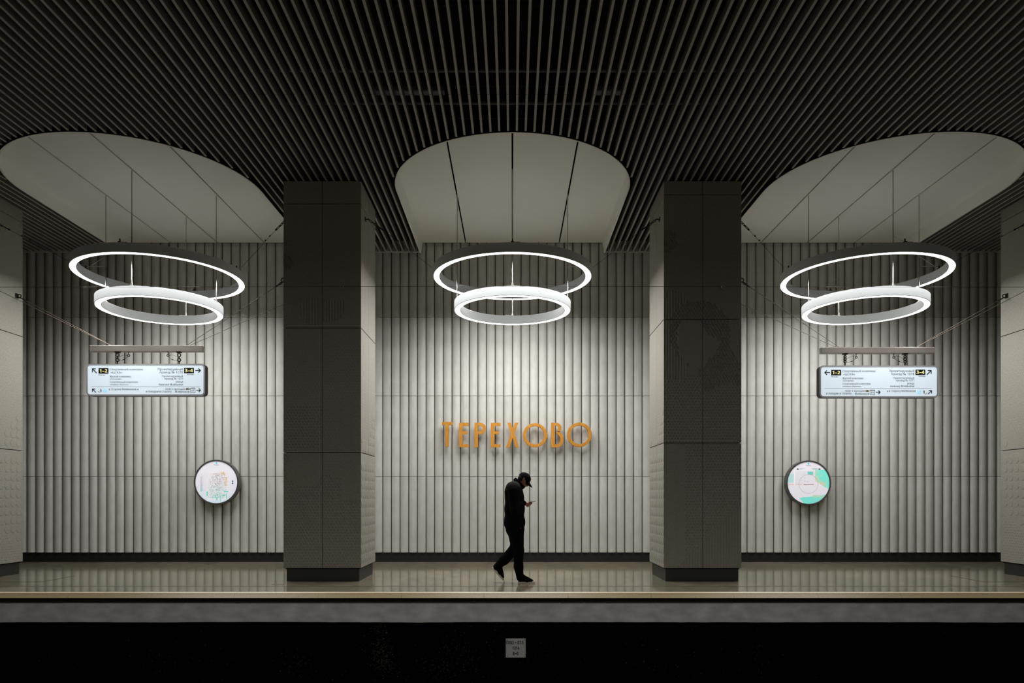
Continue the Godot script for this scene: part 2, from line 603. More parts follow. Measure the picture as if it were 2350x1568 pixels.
func bump(st: SurfaceTool, c: Vector3, u: Vector3, v: Vector3, n: Vector3, r: float, h: float, sides: int):
	for k in sides:
		var a0 := TAU * k / sides
		var a1 := TAU * (k + 1) / sides
		var p0 := u * cos(a0) + v * sin(a0)
		var p1 := u * cos(a1) + v * sin(a1)
		quad(st, c + p0 * r, c + p1 * r, c + p1 * r * 0.55 + n * h, c + p0 * r * 0.55 + n * h, p0 + p1)
		tri(st, c + n * h, c + p0 * r * 0.55 + n * h, c + p1 * r * 0.55 + n * h, n)

var disc_mesh: ArrayMesh

# how deep the cast concrete is pressed in at a point of a column's front
func pit(x: float, y: float, left: bool) -> float:
	var k := FOCAL / COL_NEAR
	var row := int(round(y / 0.0465))
	var c := Vector2(0, row * 0.0465)
	c.x = (round(x / 0.052 - 0.5 * (row % 2)) + 0.5 * (row % 2)) * 0.052
	var what := relief_kind(1176 + c.x * k, 1140 - (c.y - EYE) * k, left)
	var d := Vector2(x, y) - c
	if what == 1:
		return 0.013 * (1.0 - smoothstep(0.007, 0.0185, d.length()))
	if what == 5:
		return 0.005 * (1.0 - smoothstep(0.004, 0.014, d.length()))
	if what == 4:
		return 0.022 * smoothstep(0.04, 0.5, 1.0 - absf(d.x) / 0.026 - absf(d.y) / 0.0465)
	if relief_kind(1176 + x * k, 1140 - (y - EYE) * k, left) == 3:
		return 0.011 * smoothstep(0.25, 0.75, 0.5 + 0.5 * cos(TAU * x / 0.046))
	return 0.0

func pitted_panel(w: float, h: float, x0: float, y0: float, left: bool) -> ArrayMesh:
	# front towards +z; a fine grid on the front, plain sides
	var cell := 0.0088
	var nx := int(ceil(w / cell))
	var ny := int(ceil(h / cell))
	var vs := PackedVector3Array()
	var ns := PackedVector3Array()
	var ix := PackedInt32Array()
	var hs := PackedFloat32Array()
	for j in ny + 1:
		for i in nx + 1:
			var edge := i == 0 or j == 0 or i == nx or j == ny
			var x := w * i / nx
			var y := h * j / ny
			var d := 0.0 if edge else pit(x0 + x, y0 + y, left)
			hs.append(d)
			vs.append(Vector3(x - w / 2, y - h / 2, 0.015 - d))
	for j in ny + 1:
		for i in nx + 1:
			var gx := hs[j * (nx + 1) + mini(i + 1, nx)] - hs[j * (nx + 1) + maxi(i - 1, 0)]
			var gy := hs[mini(j + 1, ny) * (nx + 1) + i] - hs[maxi(j - 1, 0) * (nx + 1) + i]
			ns.append(Vector3(gx / (2 * w / nx), gy / (2 * h / ny), 1).normalized())
	for j in ny:
		for i in nx:
			var a := j * (nx + 1) + i
			ix.append_array(PackedInt32Array([a, a + nx + 1, a + 1, a + 1, a + nx + 1, a + nx + 2]))
	for e in [[Vector3(-1, 0, 0), Vector3(0, 1, 0)], [Vector3(1, 0, 0), Vector3(0, 1, 0)], [Vector3(0, 1, 0), Vector3(1, 0, 0)], [Vector3(0, -1, 0), Vector3(1, 0, 0)]]:
		var n: Vector3 = e[0]
		var t: Vector3 = e[1]
		var o := n * Vector3(w / 2, h / 2, 0)
		var l := t * Vector3(w / 2, h / 2, 0)
		var q := [o - l + Vector3(0, 0, 0.015), o + l + Vector3(0, 0, 0.015), o + l - Vector3(0, 0, 0.015), o - l - Vector3(0, 0, 0.015)]
		var at := vs.size()
		for v in q:
			vs.append(v)
			ns.append(n)
		var turn: bool = (q[1] - q[0]).cross(q[2] - q[0]).dot(n) > 0.0
		ix.append_array(PackedInt32Array([at, at + 2, at + 1, at, at + 3, at + 2] if turn else [at, at + 1, at + 2, at, at + 2, at + 3]))
	var ar := []
	ar.resize(Mesh.ARRAY_MAX)
	ar[Mesh.ARRAY_VERTEX] = vs
	ar[Mesh.ARRAY_NORMAL] = ns
	ar[Mesh.ARRAY_INDEX] = ix
	var am := ArrayMesh.new()
	am.add_surface_from_arrays(Mesh.PRIMITIVE_TRIANGLES, ar)
	return am

func columns():
	var ds := mb()
	lathe(ds, [Vector2(0, 0.0), Vector2(0.073, 0.0), Vector2(0.071, 0.0032), Vector2(0, 0.005)], 20)
	ds.generate_normals()
	disc_mesh = ds.commit()
	column(-3.1, "left", "square concrete column between the left and middle bays, dotted lower panels", [0.22, 2.102, 4.134, 6.158, 6.535])
	column(3.1, "right", "square concrete column between the middle and right bays, scaled headscarf relief", [0.22, 2.259, 4.276, 6.307, 6.535])
	column(-9.445, "outer", "concrete column cut by the left border of the picture", [0.22, 2.21, 4.26, 6.31, 6.535])
	column(9.42, "outer", "concrete column cut by the right border of the picture", [0.22, 2.21, 4.26, 6.31, 6.535])

func column(cx: float, kind: String, label: String, ys: Array):
	var d := COL_FAR - COL_NEAR
	var root := thing("column", Vector3(cx, 0, -(COL_NEAR + COL_FAR) / 2))
	tag(root, label, "column", "columns along the platform")
	var st := mb()
	cbox(st, Vector3(0, CEIL / 2 + 0.1, 0), Vector3(COL_W - 0.05, CEIL - 0.2, d - 0.05), 0)
	build("core", st, M.joint, root)
	st = mb()
	cbox(st, Vector3(0, 0.107, 0), Vector3(COL_W - 0.075, 0.214, d - 0.075), 0.004)
	build("plinth", st, M.plinth, root)
	# four faces: origin, along, outwards, length
	var faces := [[Vector3(-COL_W / 2, 0, d / 2), Vector3(1, 0, 0), Vector3(0, 0, 1), COL_W], [Vector3(COL_W / 2, 0, d / 2), Vector3(0, 0, -1), Vector3(1, 0, 0), d], [Vector3(COL_W / 2, 0, -d / 2), Vector3(-1, 0, 0), Vector3(0, 0, -1), COL_W], [Vector3(-COL_W / 2, 0, -d / 2), Vector3(0, 0, 1), Vector3(-1, 0, 0), d]]
	for f in faces.size():
		var o: Vector3 = faces[f][0]
		var u: Vector3 = faces[f][1]
		var n: Vector3 = faces[f][2]
		var l: float = faces[f][3]
		var seen: bool = f == 0 or (f == 1 and cx < 0) or (f == 3 and cx > 0)
		var trimmed := 0.0 if f % 2 == 0 else 0.03
		for c in 2:
			var a := l / 2 * c + (0.004 if c == 1 else trimmed)
			var b := l / 2 * (c + 1) - (0.004 if c == 0 else trimmed)
			for r in 4:
				var y0: float = ys[r] + (0.006 if r > 0 else 0.0)
				var y1: float = ys[r + 1] - 0.006
				var mid := o + u * (a + b) / 2 + Vector3(0, (y0 + y1) / 2, 0) - n * 0.015
				var size: Vector3 = (u * (b - a)).abs() + Vector3(0, y1 - y0, 0) + n.abs() * 0.03
				st = mb()
				var p: MeshInstance3D
				if f == 0 and kind != "outer" and r < 3:
					p = inst("panel", pitted_panel(b - a, y1 - y0, cx - COL_W / 2 + a, y0, kind == "left"), M.column, root, mid)
				else:
					cbox(st, Vector3.ZERO, size, 0.0025)
					p = build("panel", st, M.column, root, mid)
				if seen:
					relief(p, o - mid, u, n, a, b, y0, y1, kind, f, cx)

func relief(p: MeshInstance3D, o: Vector3, u: Vector3, n: Vector3, a: float, b: float, y0: float, y1: float, kind: String, f: int, cx: float):
	var st := mb()
	var any := false
	var k := FOCAL / COL_NEAR
	var front := f == 0 and kind != "outer"
	var m := 0.02
	var row := 0
	var dy := 0.047
	var y := ceilf((y0 + m) / dy) * dy
	while y < y1 - m:
		row = int(round(y / dy))
		var s := ceilf((a + m) / 0.052) * 0.052 + (0.026 if row % 2 else 0.0)
		while s < b - m:
			var what := 0
			if f != 0:
				var w := 2.55 + 0.35 * sin(s * 4.0 + cx)
				if kind == "outer": what = 5 if y > w + 0.1 and y < 3.9 else (1 if y < 1.1 - s * 0.5 else 0)
				else: what = 5 if y > w and y < 3.3 else 0
			var c := o + u * s + Vector3(0, y, 0)
			if what == 1:
				bump(st, c, u, Vector3.UP, n, 0.0125, 0.004, 6); any = true
			elif what == 5:
				bump(st, c, u, Vector3.UP, n, 0.008, 0.0018, 5); any = true
			s += 0.052
		y += dy
	if any:
		tag(build("relief", st, M.column, p), "", "", "", "stuff")
	# large flat discs
	var spots := []
	if front and kind == "left":
		for i in 11:
			for x in [795.0, 816.0]:
				if x > 800 or (i > 0 and i < 6): spots.append(Vector2(x, 925 + i * 21.8))
		for i in 6:
			for x in [664.0, 684.0]:
				if x < 670 or i > 4: spots.append(Vector2(x, 642 + i * 21.8))
	elif front:
		for i in 13:
			for x in [1541.0, 1561.5]:
				if x < 1550 or (i > 1 and i < 10): spots.append(Vector2(x, 1030 + i * 22.0))
	if front:
		for q in spots:
			var s: float = (q.x - 1176) / k - (cx - COL_W / 2)
			var yy: float = EYE + (1140 - q.y) / k
			put_disc(p, o, u, n, s, yy, a, b, y0, y1)
	elif f != 0:
		for j in 22:
			var yy := 0.36 + j * 0.152
			for i in 8:
				var s := 0.10 + i * 0.146
				var top := 2.55 + 0.35 * sin(s * 4.0 + cx)
				if yy < top and not (kind == "outer" and yy < 1.15 - s * 0.5 + 0.05):
					put_disc(p, o, u, n, s, yy, a, b, y0, y1)

func put_disc(p: MeshInstance3D, o: Vector3, u: Vector3, n: Vector3, s: float, y: float, a: float, b: float, y0: float, y1: float):
	if s < a + 0.05 or s > b - 0.05 or y < y0 + 0.07 or y > y1 - 0.07:
		return
	var d := inst("disc", disc_mesh, M.column, p, o + u * clampf(s, a + 0.073, b - 0.073) + Vector3(0, y, 0))
	d.basis = Basis(u, n, u.cross(n))

# ------------------------------------------------------------------ platform
func platform():
	var root := thing("floor")
	tag(root, "polished stone platform floor", "", "", "structure")
	var st := mb()
	cbox(st, Vector3(0, -0.048, -(EDGE + 0.033 + 15.4) / 2), Vector3(28, 0.056, 15.4 - EDGE - 0.033), 0)
	build("bed", st, M.grout, root)
	st = mb()
	cbox(st, Vector3(0, -0.012, 0), Vector3(24, 0.0236, 0.05), 0.0)
	build("joint_strip", st, M.joint_strip, root, Vector3(0, 0, -11.09))
	var rows := [EDGE + 0.035, 11.062, 11.118, 12.30, 13.52, 14.74, 15.24]
	for r in rows.size() - 1:
		if r == 1: continue      # the dark strip lies here
		var l: float = rows[r + 1] - rows[r]
		var st2 := mb()
		cbox(st2, Vector3(0, -0.012, 0), Vector3(0.6232, 0.024, l - 0.009), 0.0005)
		st2.generate_normals()
		var mesh := st2.commit()
		for i in range(-19, 19):
			inst("floor_slab", mesh, M["floor%d" % rng.randi_range(0, 2)], root, Vector3(0.624 * (i + 0.5) + 0.1, rng.randf_range(-0.0004, 0.0), -(rows[r] + rows[r + 1]) / 2))
	# edge stones: a rounded nosing, each stone on its own
	var e := thing("trim_1")
	tag(e, "yellowish stone edge of the platform", "", "", "structure")
	var n := 0
	var x := -12.4
	while x < 12.4:
		var w: float = [1.19, 1.21, 1.2][n % 3]
		st = mb()
		var prof := PackedVector2Array([Vector2(-0.095, -0.0765), Vector2(-0.095, -0.073), Vector2(-0.010, -0.010), Vector2(0.009, 0.0), Vector2(0.032, 0.0), Vector2(0.032, -0.0765)])
		prism(st, prof, -(w - 0.003) / 2, (w - 0.003) / 2, Transform3D(Basis(Vector3(0, 0, -1), Vector3(0, 1, 0), Vector3(1, 0, 0)), Vector3.ZERO))
		build("edge_stone", st, M.nosing, e, Vector3(x + w / 2, 0, -EDGE))
		x += w
		n += 1
	# added pale strip, the highlight along the top edge put into its colour
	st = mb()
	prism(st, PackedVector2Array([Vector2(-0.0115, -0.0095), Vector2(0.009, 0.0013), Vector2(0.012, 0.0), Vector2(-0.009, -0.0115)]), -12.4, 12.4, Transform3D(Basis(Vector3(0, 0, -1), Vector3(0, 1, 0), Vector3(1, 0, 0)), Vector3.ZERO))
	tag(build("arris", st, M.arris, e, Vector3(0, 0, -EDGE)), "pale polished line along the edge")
	# rough slab edge under the nosing
	var sroot := thing("trim_2")
	tag(sroot, "rough dark slab edge under the platform nosing", "", "", "structure")
	x = -12.4
	while x < 12.4:
		var w := rng.randf_range(0.33, 1.1)
		st = mb()
		cbox(st, Vector3(0, -0.122, -0.2), Vector3(w - 0.006, 0.086, 0.4), 0.003)
		build("slab_block", st, M.slab_edge, sroot, Vector3(x + w / 2, 0, -EDGE - 0.028 - rng.randf() * 0.006))
		x += w
	# black wall under it, dusty, with a whitewashed band along its top
	var wroot := thing("wall_platform", Vector3(0, 0, -EDGE - 0.05))
	tag(wroot, "black painted wall under the platform with a whitewashed band", "", "", "structure")
	st = mb()
	cbox(st, Vector3(0, -0.87, -0.16), Vector3(28, 1.46, 0.3), 0)
	build("core", st, M.pit, wroot)
	build_dusty(wroot)
	var bn := FastNoiseLite.new()
	bn.seed = 5
	bn.frequency = 0.8
	var top := []
	var low := []
	var i := 0
	while i <= 350:
		var px := -12.25 + 24.5 * i / 350.0
		top.append(Vector2(px, -0.156 + 0.010 * bn.get_noise_2d(px * 0.7, 0) + 0.004 * bn.get_noise_2d(px * 5, 9)))
		low.append(Vector2(px, -0.444 + 0.012 * bn.get_noise_2d(px * 0.4, 40) + 0.003 * bn.get_noise_2d(px * 6, 70)))
		i += 1
	low.reverse()
	var poly := PackedVector2Array(top + low)
	st = mb()
	prism(st, poly, -0.02, 0.006)
	build("whitewash_band", st, M.whitewash, wroot)

func build_dusty(wroot: Node3D):
	var im := Image.create(2048, 128, false, Image.FORMAT_RGB8)
	im.fill(Color(0.035, 0.035, 0.035))
	var r := RandomNumberGenerator.new()
	r.seed = 11
	# patches of lime dust: centre and spread in metres along the wall and down from the band, number of specks
	var patches := [[-1.93, 0.35, 0.10, 0.17, 420], [-1.85, 0.62, 0.09, 0.10, 200], [-3.1, 0.62, 0.12, 0.10, 90], [-5.2, 0.6, 0.25, 0.10, 70], [-0.85, 0.45, 0.16, 0.2, 170], [-1.0, 0.72, 0.3, 0.12, 150], [-0.1, 0.35, 0.4, 0.2, 90], [2.3, 0.6, 0.35, 0.15, 60], [3.6, 0.6, 0.06, 0.2, 60], [0.8, 0.5, 4.0, 0.25, 160], [-4.0, 0.6, 2.0, 0.2, 120]]
	for p in patches:
		for k in p[4]:
			var x: float = r.randfn(p[0], p[2])
			var y: float = r.randfn(p[1], p[3])
			var px := int((x + 9.0) / 18.0 * 2048)
			var py := int(y / 1.1 * 128)
			if px < 1 or px > 2045 or py < 1 or py > 126: continue
			var v := pow(r.randf(), 1.5) * 0.42 + 0.10
			im.set_pixel(px, py, Color(v, v * 0.94, v * 0.85))
			if r.randf() < 0.25: im.set_pixel(px + 1, py - 1, Color(v, v * 0.94, v * 0.85) * 0.8)
	var m := StandardMaterial3D.new()
	m.resource_name = "dusty_black"
	m.roughness = 1.0
	m.metallic_specular = 0.1
	m.albedo_texture = ImageTexture.create_from_image(im)
	var st := mb()
	var c := [Vector3(-9, -0.43, 0), Vector3(9, -0.43, 0), Vector3(9, -1.53, 0), Vector3(-9, -1.53, 0)]
	var uv := [Vector2(0, 0), Vector2(1, 0), Vector2(1, 1), Vector2(0, 1)]
	for k in [0, 1, 2, 0, 2, 3]:
		st.set_uv(uv[k])
		st.add_vertex(c[k])
	# a layer of paint with a thickness of its own
	st.set_uv(Vector2(0, 0))
	quad(st, Vector3(-9, -0.43, 0), Vector3(9, -0.43, 0), Vector3(9, -0.43, -0.012), Vector3(-9, -0.43, -0.012), Vector3.UP)
	build("black_paint", st, m, wroot)

# ------------------------------------------------------------------ lamps
func ring_mesh(ro: float, ri: float, h: float) -> ArrayMesh:
	var st := mb()
	var c := 0.005
	lathe(st, [Vector2(ro, c), Vector2(ro, h - c), Vector2(ro - c, h), Vector2(ri + c, h), Vector2(ri, h - c), Vector2(ri, c), Vector2(ri + c, 0.0), Vector2(ri + 0.009, 0.0), Vector2(ri + 0.009, 0.006), Vector2(ro - 0.009, 0.006), Vector2(ro - 0.009, 0.0), Vector2(ro - c, 0.0)], 96)
	st.generate_normals()
	return st.commit()

func lamp(label: String, x: float, z: float, share: float, shown := true):
	var root := thing("pendant_lamp", Vector3(x, 4.69, z))
	tag(root, label, "lamp", "round two-ring pendant lamps")
	var rings := [[0.585, 1.405, 1.292, "upper_ring"], [0.0, 1.035, 0.925, "lower_ring"]]
	for r in rings:
		var ro: float = r[1]
		var ri: float = r[2]
		var o := inst(r[3], ring_mesh(ro, ri, 0.156), M.lamp_white, root, Vector3(0, r[0], 0))
		var st := mb()
		lathe(st, [Vector2(ro - 0.0095, 0.002), Vector2(ro - 0.0095, 0.0055), Vector2(ri + 0.0095, 0.0055), Vector2(ri + 0.0095, 0.002)], 96)
		var g := build("diffuser", st, M.diffuser, o)
		tag(g, "glowing white diffuser under the ring")
		# the light that the ring gives, all along its lower face
		var n := 12
		var rm := (ro + ri) / 2
		for i in n:
			var a := TAU * (i + 0.5) / n
			var l := AreaLight3D.new()
			l.name = "ring_light"
			l.area_size = Vector2(TAU * rm / n * 0.96, 0.07)
			l.area_normalize_energy = true
			l.light_energy = lamp_energy * share * ro / 1.22
			l.light_color = Color(1.0, 1.0, 0.995)
			l.shadow_enabled = true
			l.area_range = 30.0
			var t := Vector3(-sin(a), 0, cos(a))
			l.transform = Transform3D(Basis(t, Vector3.UP.cross(t), Vector3.UP), Vector3(cos(a) * rm, r[0] - 0.004, sin(a) * rm))
			root.add_child(l, true)
	var rr := 0.985
	for i in 4:
		var a := PI / 2 * i
		var d := Vector3(cos(a), 0, sin(a))
		var st := mb()
		tube(st, [d * rr + Vector3(0, 0.15, 0), d * rr + Vector3(0, RECESS - 4.69 + 0.03, 0)], 0.009, 8)
		build("rod", st, M.steel, root)
		# arm from the rod to the upper ring, with a thin slanted brace and a clamp
		st = mb()
		tube(st, [d * rr + Vector3(0, 0.80, 0), d * 1.345 + Vector3(0, 0.80, 0)], 0.006, 6)
		build("arm", st, M.steel, root)
		st = mb()
		tube(st, [d * rr + Vector3(0, 0.985, 0), d * 1.33 + Vector3(0, 0.77, 0)], 0.0035, 5)
		build("brace", st, M.steel, root)
		st = mb()
		cbox(st, d * 1.345 + Vector3(0, 0.756, 0), Vector3(0.05, 0.032, 0.05), 0.004)
		tube(st, [d * 1.345 + Vector3(0, 0.765, 0), d * 1.345 + Vector3(0, 0.815, 0)], 0.011, 8)
		build("clamp", st, M.dark_steel, root)
		st = mb()
		cbox(st, d * rr + Vector3(0, 0.166, 0), Vector3(0.05, 0.02, 0.05), 0.004)
		tube(st, [d * rr + Vector3(0, 0.17, 0), d * rr + Vector3(0, 0.215, 0)], 0.015, 8)
		build("socket", st, M.steel, root)
	for s in [[Vector3(0.07, 0.752, 1.345), 0.1], [Vector3(-0.08, 0.166, -0.985), 0.09]]:
		var st := mb()
		cbox(st, s[0], Vector3(s[1], 0.02, 0.045), 0.004)
		build("terminal_block", st, M.trim, root)

# chains with turnbuckles from the columns to the upper rings
func stays():
	var data := [[-2.468, -1.43, 0.0, "thin chain stay from the left column to the middle lamp"], [2.468, 1.43, 0.0, "thin chain stay from the right column to the middle lamp"], [-3.732, -4.84, 0.0, "thin chain stay from the left column to the left lamp"], [3.732, 4.84, 0.0, "thin chain stay from the right column to the right lamp"], [-8.81, -7.70, 0.0, "thin chain stay from the leftmost column to the left lamp"], [8.79, 7.70, 0.0, "thin chain stay from the rightmost column to the right lamp"]]
	for q in data:
		var s := signf(q[1] - q[0])
		var root := thing("chain_stay", Vector3(q[0], 6.03, -12.05))
		tag(root, q[3], "chain", "chain stays of the pendant lamps")
		var end := Vector3(q[1] - q[0], 5.47 - 6.03, -LAMP_D + 12.05)
		var st := mb()
		cbox(st, Vector3(s * 0.006, 0, 0), Vector3(0.012, 0.07, 0.07), 0.003)
		tube(st, [Vector3(s * 0.01, 0, 0), Vector3(s * 0.055, 0.004, 0), Vector3(s * 0.075, -0.012, 0)], 0.011, 8)
		build("wall_plate", st, M.dark_steel, root)
		var d := end.normalized()
		var b := frame_of(d)
		var at := Vector3(s * 0.07, -0.012, 0) + d * 0.03
		for k in 3:
			var l := inst("link", unit_link, M.dark_steel, root, at + d * 0.045 * k)
			l.basis = Basis(b.x if k % 2 else b.y, d, (b.x if k % 2 else b.y).cross(d))
		st = mb()
		for e in [-1.0, 1.0]:
			tube(st, [at + d * 0.13 + b.x * 0.012 * e, at + d * 0.24 + b.x * 0.012 * e], 0.006, 6)
		tube(st, [at + d * 0.115, at + d * 0.145], 0.014, 8)
		tube(st, [at + d * 0.225, at + d * 0.255], 0.014, 8)
		build("turnbuckle", st, M.dark_steel, root)
		st = mb()
		tube(st, [at + d * 0.25, end], 0.0032, 5)
		build("cable", st, M.dark_steel, root)
		for f in [0.42, 0.55]:
			st = mb()
			tube(st, [at + d * f, at + d * (f + 0.02)], 0.011, 8)
			build("cable_clip", st, M.dark_steel, root)

func wire():
	var z := -11.62
	var y := 1.385 + 483.0 * 11.62 / FOCAL
	var root := thing("overhead_wire", Vector3(0, y, z))
	tag(root, "thin taut wire strung level across the fronts of all columns", "wire")
	var st := mb()
	var pts := []
	for i in 25:
		var x := -14.4 + 28.8 * i / 24.0
		pts.append(Vector3(x, -0.012 * absf(x) / 6.0, 0))
	tube(st, pts, 0.0034, 6)
	build("strand", st, M.dark_steel, root)
	for x in [-2.77, 3.39]:
		st = mb()
		tube(st, [Vector3(x, -0.012, 0.012), Vector3(x, -0.012, -0.10)], 0.014, 8)
		tube(st, circle_points(Vector3(x + 0.01, -0.01, 0.0), Vector3(0.024, 0, 0), Vector3(0, 0.024, 0), 10), 0.007, 6, true)
		build("eye_bolt", st, M.steel, root)

# ------------------------------------------------------------------ hanging signs
func bar2(st: SurfaceTool, a: Vector2, b: Vector2, w: float, z: float, depth := 0.002):
	var d := (b - a).normalized() * 1.0
	var n := Vector2(-d.y, d.x) * w / 2
	prism(st, PackedVector2Array([a - n, b - n, b + n, a + n]), z, z + depth)

func arrow(parent: Node3D, c: Vector2, size: float, deg: float, w: float, z: float):
	# an open-headed arrow that points along deg
	var st := mb()
	var d := Vector2(cos(deg_to_rad(deg)), sin(deg_to_rad(deg)))
	var tip := c + d * size / 2
	bar2(st, c - d * size / 2, tip - d * w * 0.5, w, z)
	for s in [-1.0, 1.0]:
		var e := d.rotated(PI + s * PI / 4)
		bar2(st, tip - e * w * 0.25, tip + e * size * 0.58, w, z + 0.0003 * s + 0.0004)
	build("arrow", st, M.ink, parent)

func direction_sign(x: float, z: float, left: bool):
	# z is the front of the sign; millimetre-like units of the picture: 1 u = 0.000944 m
	var u := 0.000944
	var cy := 1.385 + ((1140 - 872.0) if left else (1140 - 876.0)) * 12.23 / FOCAL
	var w := 2.025
	var h := 0.55
	var t := 0.12
	var root := thing("direction_sign", Vector3(x, cy, z))
	tag(root, "lit white direction sign hanging in the left bay, exits 1-2 arrow slanting up-left" if left else "lit white direction sign hanging in the right bay, exits 1-2 arrow pointing straight left", "sign", "lit hanging direction signs")
	var st := mb()
	prism(st, rounded_rect(w, h, 0.07, 8), -t, -0.004)
	build("case", st, M.case, root)
	st = mb()
	var o := rounded_rect(w - 0.004, h - 0.004, 0.068, 8)
	var n := rounded_rect(w - 0.056, h - 0.056, 0.045, 8)
	for i in o.size():
		var j := (i + 1) % o.size()
		st.set_smooth_group(1)
		quad(st, Vector3(o[i].x, o[i].y, 0), Vector3(o[j].x, o[j].y, 0), Vector3(n[j].x, n[j].y, 0), Vector3(n[i].x, n[i].y, 0), Vector3(0, 0, 1))
		st.set_smooth_group(2)
		quad(st, Vector3(o[i].x, o[i].y, 0), Vector3(o[j].x, o[j].y, 0), Vector3(o[j].x, o[j].y, -0.01), Vector3(o[i].x, o[i].y, -0.01), Vector3(o[i].x, o[i].y * 4, 0))
		st.set_smooth_group(3)
		quad(st, Vector3(n[i].x, n[i].y, 0), Vector3(n[j].x, n[j].y, 0), Vector3(n[j].x, n[j].y, -0.006), Vector3(n[i].x, n[i].y, -0.006), -Vector3(n[i].x, n[i].y * 4, 0))
	build("bezel", st, M.bezel, root)
	st = mb()
	prism(st, rounded_rect(w - 0.054, h - 0.054, 0.046, 8), -0.006, -0.003)
	var face := build("lit_face", st, M.sign_face, root)
	tag(face, "glowing bluish white sign face")
	var l := AreaLight3D.new()
	l.name = "sign_light"
	l.area_size = Vector2(w - 0.1, h - 0.1)
	l.light_energy = 0.02
	l.light_color = Color(0.93, 0.97, 1.0)
	l.shadow_enabled = true
	l.position = Vector3(0, 0, 0.006)
	l.rotation.y = PI
	root.add_child(l)
	var ox := 1133.0 if left else 1170.0
	var oy := 795.0 if left else 745.0
	var zz := -0.003
	var P := func(a: float, b: float) -> Vector2: return Vector2((a - ox) * u, (oy - b) * u)
	var T := func(s: String, x0: float, y0: float, x1: float, y1: float, m: Material, bold := false):
		var a: Vector2 = P.call(x0, y1)
		var b: Vector2 = P.call(x1, y0)
		text(face, s, a.x, a.y, b.x, b.y, zz + (0.0018 if bold else 0.0), m, bold)
	var box := func(called: String, x0: float, y0: float, x1: float, y1: float, m: Material, dz := 0.0):
		var s2 := mb()
		var a: Vector2 = P.call(x0, y1)
		var b: Vector2 = P.call(x1, y0)
		cbox(s2, Vector3((a.x + b.x) / 2, (a.y + b.y) / 2, zz + 0.0008 + dz), Vector3(b.x - a.x, b.y - a.y, 0.0016), 0)
		build(called, s2, m, face)
	var dx := 0.0 if left else 27.0      # the left column of text
	var dy := 0.0 if left else -50.0
	var rx := 0.0 if left else 4.0       # the right column of text
	T.call("Спортивный комплекс", 485 + dx, 583 + dy, 1090 + dx, 636 + dy, M.ink)
	T.call("«ЦСКА»", 500 + dx, 643 + dy, 712 + dx, 688 + dy, M.ink)
	T.call("Жилой комплекс", 485 + dx, 713 + dy, 870 + dx, 752 + dy, M.ink_grey)
	T.call("«Остров»", 487 + dx, 763 + dy, 698 + dx, 803 + dy, M.ink_grey)
	T.call("Спортивный комплекс", 485 + dx, 815 + dy, 997 + dx, 858 + dy, M.ink_grey)
	T.call("«Навка Арена»", 487 + dx, 866 + dy, 825 + dx, 901 + dy, M.ink_grey)
	T.call("Проектируемый", 1350 + rx, 581 + dy, 1803 + rx, 635 + dy, M.ink)
	T.call("проезд № 1078", 1385 + rx, 638 + dy, 1803 + rx, 689 + dy, M.ink)
	T.call("Проектируемый", 1427 + rx, 710 + dy, 1803 + rx, 755 + dy, M.ink_grey)
	T.call("проезд № 1071", 1474 + rx, 757 + dy, 1803 + rx, 800 + dy, M.ink_grey)
	T.call("улица", 1672 + rx, 816 + dy, 1803 + rx, 856 + dy, M.ink_grey)
	T.call("Нижние Мнёвники", 1370 + rx, 858 + dy, 1803 + rx, 896 + dy, M.ink_grey)
	box.call("number_plate", 283 + dx, 583 + dy, 463 + dx, 683 + dy, M.ink)
	T.call("1–2", 303 + dx, 602 + dy, 441 + dx, 662 + dy, M.yellow_light, true)
	box.call("number_plate", 1825 + rx, 578 + dy, 2003 + rx, 676 + dy, M.ink)
	T.call("3–4", 1842 + rx, 597 + dy, 1985 + rx, 656 + dy, M.yellow_light, true)
	T.call("Выходы", 285 + dx, 694 + dy, 407 + dx, 720 + dy, M.ink_grey)
	T.call("Выходы", 1880 + rx, 685 + dy, 2003 + rx, 711 + dy, M.ink_grey)
	box.call("divider_line", 163 + dx, 915 + dy, 2125, 919 + dy, M.ink_pale)
	var aw := 15.0 * u
	if left:
		arrow(face, P.call(212, 634), 108 * u, 135, aw, zz)
		arrow(face, P.call(2074, 625), 92 * u, 0, aw, zz)
		arrow(face, P.call(206, 992), 90 * u, 135, aw * 0.9, zz)
		arrow(face, P.call(2084, 980), 76 * u, 0, aw * 0.9, zz)
		walker(face, P.call(325, 988), 76 * u, 1.0, zz)
		dot(face, P.call(405, 988), 36 * u, zz)
		T.call("в сторону Мнёвников", 470, 944, 963, 992, M.ink)
		arrow(face, P.call(989, 967), 24 * u, 0, aw * 0.4, zz)
		T.call("1–4", 1867, 946, 1916, 967, M.yellow_light, true)
		T.call("Лифт к выходам", 1485, 939, 1845, 985, M.ink)
		box.call("small_plate", 1860, 940, 1923, 973, M.ink)
		T.call("и поездам в сторону", 1140, 992, 1600, 1035, M.ink_grey)
		dot(face, P.call(1633, 1010), 14 * u, zz)
		T.call("Мнёвников", 1662, 985, 1922, 1027, M.ink_grey)
		lift(face, P.call(1982, 982), 84 * u, zz)
	else:
		arrow(face, P.call(242, 582), 96 * u, 180, aw, zz)
		arrow(face, P.call(2073, 582), 108 * u, 45, aw, zz)
		arrow(face, P.call(1153, 937), 78 * u, 0, aw * 0.9, zz)
		arrow(face, P.call(2087, 938), 90 * u, 45, aw * 0.9, zz)
		walker(face, P.call(1985, 935), 78 * u, -1.0, zz)
		dot(face, P.call(1892, 936), 37 * u, zz)
		T.call("в сторону Мнёвников", 1350, 893, 1832, 941, M.ink)
		arrow(face, P.call(1324, 917), 24 * u, 0, aw * 0.4, zz)
		T.call("1–4", 939, 900, 988, 923, M.yellow_light, true)
		T.call("Лифт к выходам", 557, 893, 918, 937, M.ink)
